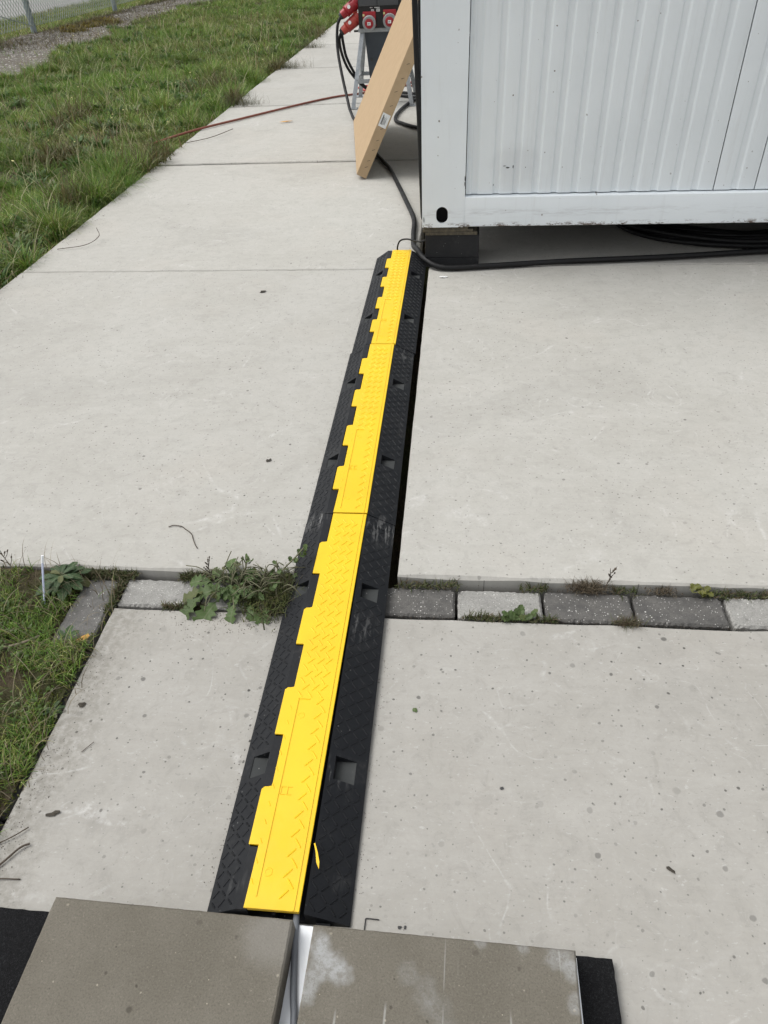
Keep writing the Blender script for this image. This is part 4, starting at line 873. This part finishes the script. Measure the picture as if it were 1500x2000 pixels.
ok = ((RNG.random(n0) < e_ * .9) | ((b_ < .5) & (RNG.random(n0) < .4))) & ~onb; x, y = x[ok], y[ok]; n = len(x)
blades('moss', np.stack([x, y, cz(x, y) + .002], 1), RNG.uniform(.006, .016, n), RNG.uniform(.002, .0045, n), RNG.uniform(0, 6.3, n), RNG.uniform(.2, 2.4, n), np.array([(.085, .10, .012), (.06, .08, .014), (.05, .062, .02), (.11, .115, .02)])[RNG.integers(0, 4, n)] * RNG.uniform(.7, 1.2, (n, 1)), M['grass'], 2, kind='stuff')
# dry root threads and straw lying over the turf
n = 900; x = RNG.uniform(-1.5, -.80, n); y = RNG.uniform(.35, 1.28, n)
blades('straw', np.stack([x, y, cz(x, y) + .012], 1), RNG.uniform(.03, .13, n), RNG.uniform(.0012, .0022, n), RNG.uniform(0, 6.3, n), RNG.uniform(.9, 1.9, n), np.array([(.2, .165, .11), (.13, .105, .07), (.27, .23, .15)])[RNG.integers(0, 3, n)], M['grass'], 5, kind='stuff')
# little round leaved creepers
cn = 60; cxv = RNG.uniform(-1.35, -.87, cn); cyv = RNG.uniform(.45, 1.2, cn); ok = ~((cxv > -.96) & (cyv > 1.03)); cxv, cyv = cxv[ok], cyv[ok]; k = RNG.integers(0, len(cxv), 1500); x = cxv[k] + RNG.normal(0, .022, 1500); y = cyv[k] + RNG.normal(0, .022, 1500); n = 1500; ok = (x < -.85) & ~((x > -.96) & (y > 1.03)); x, y = x[ok], y[ok]; n = len(x)
blades('clover', np.stack([x, y, cz(x, y) + RNG.uniform(.006, .022, n)], 1), RNG.uniform(.008, .015, n), RNG.uniform(.007, .011, n), RNG.uniform(0, 6.3, n), RNG.uniform(1.2, 1.9, n), np.array([(.10, .15, .05), (.075, .125, .03), (.13, .17, .07)])[RNG.integers(0, 3, n)], M['grass'], 3, kind='stuff')
# growth in the joints of the brick edging
def joint(n, xa, xb, y_, sy, z_, clump, seed):
    x = RNG.uniform(xa, xb, n); kk = vnoise(x, x * 0, 14, seed); ok = kk > clump; x = x[ok]; return x, RNG.normal(y_, sy, len(x)), np.full(len(x), z_)
X, Y, Z = [], [], []
for a in ((2600, -.95, -.40, 1.277, .008, -.016, .38, 3), (1500, -.13, 1.0, 1.277, .006, -.02, .55, 4), (700, -.195, .26, 1.174, .003, -.02, .42, 5), (900, -.84, -.55, 1.174, .003, -.02, .6, 6), (260, -.852, -.828, 1.22, .03, -.02, .3, 8)):
    q = joint(*a); X.append(q[0]); Y.append(q[1]); Z.append(q[2])
x, y, z = map(np.concatenate, (X, Y, Z)); n = len(x)
blades('joint_moss', np.stack([x, y, z], 1), RNG.uniform(.006, .03, n), RNG.uniform(.0018, .0045, n), RNG.uniform(0, 6.3, n), RNG.uniform(.4, 2.4, n), np.array([(.07, .085, .03), (.055, .07, .022), (.10, .10, .045), (.11, .085, .05)])[RNG.integers(0, 4, n)] * RNG.uniform(.7, 1.25, (n, 1)), M['grass'], 3, kind='stuff')

# ------------------------------------------------------------------ single plants
def leaf_mesh(name, L, Wd, prof, lobes, depth, curl, fold, mat, seed, petiole=.18, seg=22):
    rg = random.Random(seed); vs, fs = [], []
    for i in range(seg + 1):
        t = i / seg; tt = max(0, (t - petiole) / (1 - petiole))
        w = Wd * .5 * (tt ** prof[0]) * ((1 - tt) ** prof[1]) * prof[2] + .0012
        l1 = 1 - depth * (.5 + .5 * math.cos(2 * math.pi * lobes * tt + rg.uniform(-.3, .3))) * (tt > .03); l2 = 1 - depth * (.5 + .5 * math.cos(2 * math.pi * lobes * tt + 1 + rg.uniform(-.3, .3))) * (tt > .03)
        th = curl * t; yy = L * (math.sin(th) / curl if abs(curl) > 1e-3 else t); zz = L * ((math.cos(th) - 1) / curl if abs(curl) > 1e-3 else 0)
        for sx, lw in ((-1, l1), (-.5, l1), (0, 1), (.5, l2), (1, l2)):
            wob = .06 * Wd * math.sin(t * 19 + sx * 3 + seed) * abs(sx)
            vs.append((sx * w * lw, yy, zz + abs(sx) * w * fold + wob))
    for i in range(seg):
        for k in range(4): a = i * 5 + k; fs.append((a, a + 1, a + 6, a + 5))
    me = bpy.data.meshes.new(name); me.from_pydata(vs, [], fs); me.polygons.foreach_set('use_smooth', [True] * len(fs)); me.materials.append(mat); return me
def put_leaf(me, parent, loc, rz, rx, sc, ry=0, name='leaf'):
    o = bpy.data.objects.new(name, me); COL.objects.link(o); o.parent = parent; o.location = loc; o.rotation_euler = (rx, ry, rz); o.scale = (sc, sc, sc); return o
LF = [leaf_mesh('leaf', .09, .055, (.55, .38, 1.7), 4.5, .46, .75, .22, M['leaf'], s_) for s_ in (1, 2, 3)] + [leaf_mesh('leaf', .06, .042, (.6, .45, 1.9), 3.5, .3, -.5, .3, M['leaf'], s_) for s_ in (4, 5)]
wd = empty('weed_clump', (-.52, 1.232, -.012), 'large sprawling leafy weed growing over the bricks beside the ramp', 'weed')
rg = random.Random(5)
# outer leaves with chosen headings, then a dense inner mass
spec = [(-.07, -.005, 2.05, 1.15, .05), (-.075, -.03, 2.5, 1.15, -.05), (-.06, .01, 1.5, .9, .3), (-.02, .03, .35, .9, .75), (-.045, .03, .9, .8, .6), (-.04, -.04, 2.75, 1.2, -.02), (.0, -.05, 3.0, .9, -.02), (.03, -.05, 3.5, .95, -.03), (.06, -.045, 3.3, .9, .0), (.075, -.03, 3.8, .8, .05), (.02, .0, 2.2, .85, .4), (-.03, -.005, 1.9, 1., .35), (.085, .02, -.5, .6, .5), (.11, .03, -.9, .55, .6), (.13, .055, -.7, .5, .7)]
for x, y, rz, sc, rx in spec: put_leaf(LF[rg.randrange(3)], wd, (x * 1.12, y, .010 + rg.uniform(0, .012)), rz, rx * .55, sc * rg.uniform(.75, .95), rg.uniform(-.35, .35))
for i in range(190):
    x = rg.triangular(-.085, .135, .03); y = rg.uniform(-.042, .05) + .012 * (x > .08)
    put_leaf(LF[rg.choice((0, 1, 2, 3, 4, 3, 4))], wd, (x, y, rg.uniform(.004, .04)), rg.uniform(0, 6.3), rg.uniform(-.35, .4), rg.uniform(.16, .44), rg.uniform(-.7, .7))
sx = MB()
for i in range(60):
    a = (rg.uniform(-.58, -.42), 1.232 + rg.uniform(-.03, .03), .0); q = rg.uniform(0, 6.3); l = rg.uniform(.04, .11)
    sx.tube(cr([a, (a[0] + .5 * l * math.cos(q), a[1] + .4 * l * math.sin(q), .02 + rg.uniform(0, .03)), (a[0] + l * math.cos(q), a[1] + .7 * l * math.sin(q), rg.uniform(.0, .05))], 5), .0013, 5)
sx.tube(cr([(-.44, 1.24, 0), (-.42, 1.26, .03), (-.385, 1.29, .055), (-.365, 1.31, .07)], 5), .002, 5)
sx.tube(cr([(-.52, 1.26, 0), (-.513, 1.28, .03), (-.51, 1.29, .05)], 5), .002, 5)
sx.build('stem', M['stem'], wd, smooth='all')
for (a, c, z) in ((.155, .075, .08), (.148, .07, .072), (.16, .068, .076), (.135, .055, .06), (.125, .06, .055), (.006, .055, .064), (.014, .052, .06)):
    for k in range(3): put_leaf(LF[3 + k % 2], wd, (a, c, z - .01), rg.uniform(0, 6.3), rg.uniform(.0, .9), rg.uniform(.22, .38))
# fine tangle by the ramp edge belongs to the same mat of growth
n = 2600; x = RNG.normal(-.43, .035, n); y = RNG.normal(1.215, .03, n); ok = (x > -.54) & (x < -.37); x, y = x[ok], y[ok]; n = len(x)
blades('weed_tangle', np.stack([x, y, np.full(n, -.012)], 1), RNG.uniform(.015, .055, n), RNG.uniform(.0016, .004, n), RNG.uniform(0, 6.3, n), RNG.uniform(.4, 2.2, n), np.array([(.085, .105, .03), (.07, .085, .035), (.12, .13, .04), (.10, .08, .05)])[RNG.integers(0, 4, n)] * RNG.uniform(.7, 1.2, (n, 1)), M['grass'], 4, kind='stuff')

RL = [leaf_mesh('leaf', .085, .03, (.75, .55, 2.1), 1, .0, c_, .18, M['leaf_dark'], s_, .12, 12) for s_, c_ in ((11, .8), (12, .5), (13, 1.1))]
rosette = empty('rosette_weed', (-.985, 1.235, -.012), 'dark green rosette weed beside the dark upright brick', 'weed')
for i in range(34):
    ring = i / 34; put_leaf(RL[i % 3], rosette, (0, 0, .020 + .014 * ring), i * 2.399 + random.uniform(-.2, .2), .02 + .6 * ring ** 1.6, (1.0 - .5 * ring) * random.uniform(.85, 1.1) * .95)
sp = empty('seedling', (-.905, 1.05, -.016), 'small narrow leaved seedling at the lower end of the upright brick', 'seedling')
for q, sc, rx in ((1.75, .9, -.02), (.75, .75, .7), (-.1, .85, .9), (-.75, .8, .7), (2.6, .6, .1), (-1.5, .45, .4)): put_leaf(RL[0], sp, (0, 0, .006), q, rx * .7, sc * .6, .2)
s2 = empty('green_weed', (.17, 1.172, -.014), 'small bright green lobed weed at the near edge of the pale brick', 'weed')
for i in range(22): put_leaf(LF[3 + i % 2], s2, (random.uniform(-.02, .025), random.uniform(-.006, .012), .003), random.choice((1.6, 1.2, 2.0, -1.3, -1.0, .2, 2.7, -1.8)) + random.uniform(-.4, .4), random.uniform(-.05, .3), random.uniform(.26, .52), random.uniform(-.4, .4))
s3 = empty('yellowing_weed', (.597, 1.278, -.012), 'small yellowing weed in the joint behind the dark bricks', 'weed')
M['leaf_yel'] = foliage_mat("yellowing_leaf", False, (.2, .2, .04), (.13, .14, .03)); LY = leaf_mesh('leaf', .03, .02, (.6, .45, 1.9), 3, .2, .5, .3, M['leaf_yel'], 31)
for i in range(14): put_leaf(LY, s3, (random.uniform(-.018, .018), random.uniform(-.004, .004), .004), random.uniform(0, 6.3), random.uniform(.1, .9), random.uniform(.5, .9))
for loc, q in (((-.86, .45, -.02), .4), ((-.88, .57, -.02), 2.2), ((-1.12, 1.16, -.01), 1.2), ((-.845, .86, -.018), 3.)):
    s4 = empty('plantain', loc, {.4: 'small pale green plantain at the slab edge, lowest in the turf', 2.2: 'small plantain in the turf beside the lower slab edge', 1.2: 'small plantain in the turf left of the rosette', 3.: 'small plantain by the yellow moss at the slab edge'}[q], 'weed', 'plantains in the turf')
    for i in range(8): put_leaf(RL[i % 3], s4, (0, 0, .006), q + i * .8, random.uniform(.0, .35), random.uniform(.22, .36))

def sprig(name, root, hgt, label, mat, seed, n=4, spread=.5, r=.0014, cat='twig', lean=(0, 0), group=None):
    rg = random.Random(seed); mb = MB(); root = Vector(root); top = root + Vector((lean[0], lean[1], hgt))
    main = cr([root, root.lerp(top, .4) + Vector((rg.uniform(-.01, .01), rg.uniform(-.01, .01), 0)), top], 6); mb.tube(main, [r * (1.2 - .8 * i / len(main)) for i in range(len(main))], 5)
    for k in range(n):
        p = main[int(len(main) * rg.uniform(.25, .9))]; a = rg.uniform(0, 6.3); l = hgt * rg.uniform(.2, .45); q = p + Vector((math.cos(a) * l * spread, math.sin(a) * l * spread, l * .8))
        mb.tube([p, p.lerp(q, .5) + Vector((0, 0, -.003)), q], [r * .7, r * .6, r * .35], 4)
        for z in range(3):
            c_ = p.lerp(q, rg.uniform(.4, 1)); mb.disc(c_, (rg.uniform(-1, 1), rg.uniform(-1, 1), 1), [(-.002, .0006), (0, .0024), (.002, .0006)], 5)
    o = mb.build(name, mat, None, origin=root); return tag(o, label, cat, group)
sprig('dry_sprig', (-.60, 1.262, -.012), .078, 'dark dry sprig standing at the left of the big leafy weed', M['twig'], 1, 6, .35)
sprig('dry_sprig', (.378, 1.28, -.012), .070, 'dry forked sprig standing behind the dark brick, above a dead tuft', M['twig'], 2, 5, .4, lean=(.005, .0))
sprig('dry_sprig', (-1.14, 1.275, -.01), .075, 'brown dry sprig at the far left in front of the path slab', M['twig'], 3, 6, .6, lean=(-.015, 0))
sprig('dry_sprig', (-2.23, 2.92, -.03), .30, 'tall brown seed stalk in the grass edge at the far left', M['twig'], 4, 16, .35, .004, lean=(-.05, .02))
def tuft(name, c, label, n_, h, cols, spread=.02):
    a = RNG.normal(0, spread, n_); q = RNG.normal(0, spread * .35, n_)
    blades(name, np.stack([c[0] + a, c[1] + q, np.full(n_, c[2])], 1), RNG.uniform(.4, 1, n_) * h, np.full(n_, .0016), RNG.uniform(0, 6.3, n_), RNG.uniform(.6, 2.4, n_), np.array(cols)[RNG.integers(0, len(cols), n_)], M['grass'], 4, label=label, cat='tuft')
DRY = [(.10, .075, .05), (.15, .12, .08), (.06, .05, .03)]
tuft('dead_tuft', (.337, 1.278, -.016), 'dead brown tuft in the joint behind the middle dark brick', 420, .045, DRY, .022)
tuft('dead_tuft', (.415, 1.17, -.016), 'brown green tuft in the joint in front of the two dark bricks', 260, .035, DRY + [(.09, .10, .04)], .013)
tuft('dead_tuft', (.515, 1.279, -.016), 'thin dry tuft in the joint behind the right dark brick', 160, .025, DRY, .02)

for (a, b_, lab_) in ((-2.10, 7.60, 'dry weed tuft growing out over the path joint nearest the red cable'), (-2.05, 9.82, 'dry weed tuft over the path joint level with the stand'), (-2.10, 11.6, 'dry weed tuft at the path edge far behind the stand')):
    tuft('weed_tuft', (a, b_, -.005), lab_, 420, .19, [(.10, .11, .05), (.08, .085, .04), (.13, .11, .06)], .11)
def twig(pts, r, label, mat=None, name='twig'):
    o = MB().tube(cr(pts, 6), r, 6).build(name, mat or M['twig'], None, smooth='all', origin=pts[0]); return tag(o, label, 'twig')
zf_ = ZB + .002
TW = [(-.779, 1.455, .002), (-.765, 1.460, .004), (-.742, 1.457, .003), (-.728, 1.447, .002), (-.715, 1.436, .004), (-.704, 1.426, .002), (-.695, 1.408, .003), (-.684, 1.388, .002), (-.672, 1.371, .002)]
twig(TW, .0013, 'thin dark curved twig lying on the path slab above the weeds')
twig([(-.741, .765, zf_), (-.724, .789, zf_ + .001)], .0007, 'short straight dark twig on the near slab', name='twig')
twig([(-.835, .568, zf_), (-.816, .571, zf_ + .002), (-.793, .585, zf_ + .004), (-.774, .603, zf_ + .003)], .0011, 'thin bent twig at the left edge of the near slab')
twig([(-.83, .50, zf_), (-.795, .531, zf_ + .003), (-.772, .563, zf_ + .004), (-.757, .573, zf_ + .003)], .0019, 'thicker brown twig at the left edge of the near slab')
twig([(-.82, .507, zf_), (-.783, .509, zf_ + .002), (-.746, .511, zf_)], .0012, 'lowest small twig near the rubber mat')
twig([(-1.24, .99, -.01), (-1.12, 1.0, -.005), (-1.02, 1.02, -.002), (-.97, 1.06, -.01)], .0035, 'pale brown stick lying across the turf', M['pale_twig'])
twig([(-2.15, 6.05, .006), (-1.98, 6.2, .012), (-1.86, 6.45, .02)], .0026, 'dark bramble shoot lying out over the path from the grass')
twig([(-2.12, 3.68, .005), (-1.98, 3.72, .012), (-1.93, 3.80, .03), (-1.97, 3.88, .05)], .0018, 'curled dark shoot reaching out of the grass over the path')
# wire staple left on the slab
twig([(-.127, .468, zf_), (-.1265, .484, zf_), (-.126, .489, zf_), (-.120, .4895, zf_), (-.104, .489, zf_)], .0009, 'small bent wire staple on the slab beside the ramp end', M['dark_steel'], 'wire_staple')['category'] = 'staple'
def scrap(c, s_, mat, label, name, cat, seed, el=1.8, rot=0.):
    rg = random.Random(seed); mb = MB(); n_ = 9; vs = [(c[0], c[1], c[2] + s_ * .5)]
    for k in range(n_):
        t = 2 * math.pi * k / n_; r_ = s_ * rg.uniform(.55, 1.15); x_, y_ = math.cos(t) * r_ * el, math.sin(t) * r_
        vs.append((c[0] + x_ * math.cos(rot) - y_ * math.sin(rot), c[1] + x_ * math.sin(rot) + y_ * math.cos(rot), c[2] + rg.uniform(.0003, s_ * .4)))
    vs.append((c[0], c[1], c[2] + .0002)); mb.add(vs, [(0, 1 + k, 1 + (k + 1) % n_) for k in range(n_)] + [(n_ + 1, 1 + (k + 1) % n_, 1 + k) for k in range(n_)])
    return tag(mb.build(name, mat, None, origin=c), label, cat)
scrap((-.872, 3.10, .001), .012, M['dead_leaf'], 'small dark dead leaf far up the path slab', 'dead_leaf', 'leaf', 1, 1.6, .5)
scrap((-.566, 1.78, .001), .0075, M['dead_leaf'], 'dark crumpled leaf on the path slab left of the ramp', 'dead_leaf', 'leaf', 2, 1.3, 1)
scrap((.109, .739, ZB + .001), .0034, M['ink'], 'tiny black crumb on the near slab right of the ramp', 'crumb', 'crumb', 3, 1.4, .2)
scrap((.393, .604, ZB + .001), .0045, M['dead_leaf'], 'small jagged dead leaf at the right of the near slab', 'dead_leaf', 'leaf', 4, 2.1, -.5)
scrap((-.74, .633, ZB + .001), .006, M['dead_leaf'], 'flat grey brown leaf shred on the left of the near slab', 'dead_leaf', 'leaf', 5, 2.4, .25)
scrap((-.069, .48, ZB + .001), .0032, M['ink'], 'left of two black crumbs beside the wire staple', 'crumb', 'crumb', 6, 1.3, .2)
scrap((-.060, .48, ZB + .001), .0026, M['ink'], 'right of two black crumbs beside the wire staple', 'crumb', 'crumb', 7, 1.8, 1.3)
scrap((-.055, 3.255, .001), .014, M['paper'], 'torn white scrap on the slab before the black block', 'paper_scrap', 'scrap', 8, 1.9, .1)
scrap((-.788, .878, ZB + .001), .008, M['dead_leaf'], 'dark crumbled moss bit near the grass edge of the near slab', 'moss_crumb', 'moss', 9, 1.4, .4)
scrap((-.066, .905, ZB + .001), .0055, M['leaf'], 'small green leaf fragment lying on the near slab right of the ramp', 'leaf_fragment', 'leaf', 10, 1.2, 1.0)
scrap((-.868, 1.065, -.018), .008, M['orange_leaf'], 'orange yellow leaf on the lower end of the upright brick', 'fallen_leaf', 'leaf', 11, 2.4, .7)
scrap((-1.47, 6.75, .003), .02, M['orange_leaf'], 'long orange brown leaf on the path below the red cable', 'fallen_leaf', 'leaf', 12, 3.4, .3)
# white plastic stick in the turf
sk = empty('plastic_stick', (-1.014, 1.171, -.01), 'thin white and blue plastic stick leaning in the turf by the rosette', 'plastic stick')
sk_b = MB().tube([(-1.014, 1.171, -.02), (-1.008, 1.195, .04), (-1.004, 1.214, .082)], .0026, 8).build('stick', M['tip_plastic'], sk, smooth=True)
MB().tube([(-1.0039, 1.2145, .083), (-1.002, 1.2225, .100)], [.003, .0034], 8).build('white_tip', M['white_plain'], sk, smooth=True)

# grit, soil crumbs and plant litter gathered along edges and joints
gr = MB(); rg = random.Random(21)
def grain(x, y, z, s_):
    a = rg.uniform(0, 6.3); s_ *= .8; c_, d_ = math.cos(a) * s_, math.sin(a) * s_; k = rg.uniform(.5, 1.1)
    gr.add([(x + c_, y + d_, z), (x - d_ * k, y + c_ * k, z), (x - c_ * .8, y - d_ * .8, z), (x + d_ * k, y - c_ * k, z), (x, y, z + s_ * .9)], [(0, 1, 4), (1, 2, 4), (2, 3, 4), (3, 0, 4), (3, 2, 1, 0)])
for i in range(420):                                   # both sides of the ramp
    y = rg.uniform(.52, 3.5); z = .0006 if y > 1.29 else ZB + .0006
    if 1.16 < y < 1.29: continue
    grain(-.3965 - abs(rg.gauss(0, .012)), y, z, rg.uniform(.0006, .0017))
    if y < 1.16: grain(-.149 + abs(rg.gauss(0, .012)), y, z, rg.uniform(.0006, .0016))
for i in range(520):                                   # under the leafy weed and along the grass edge of the near slab
    x = rg.gauss(-.52, .10); y = 1.165 - abs(rg.gauss(0, .035))
    if -.82 < x < -.405: grain(x, y, ZB + .0006, rg.uniform(.0006, .002))
    x = -.826 + abs(rg.gauss(0, .035)); y = rg.uniform(.45, 1.16)
    if vnoise(np.array([x]), np.array([y]), 11, 8)[0] > .5: grain(x, y, ZB + .0006, rg.uniform(.0004, .0017))
for i in range(380):                                   # brick joints
    x = rg.uniform(-.13, 1.0); grain(x, rg.choice((1.173 + rg.gauss(0, .002), 1.278 + rg.gauss(0, .004))), -.0205, rg.uniform(.0008, .0022))
for i in range(300):                                   # crumbs on the path along the turf
    y = rg.uniform(2.6, 8); grain(-2.165 + abs(rg.gauss(0, .04)), y, .001, rg.uniform(.001, .004))
tag(gr.build('grit', M['twig'], None), kind='stuff')
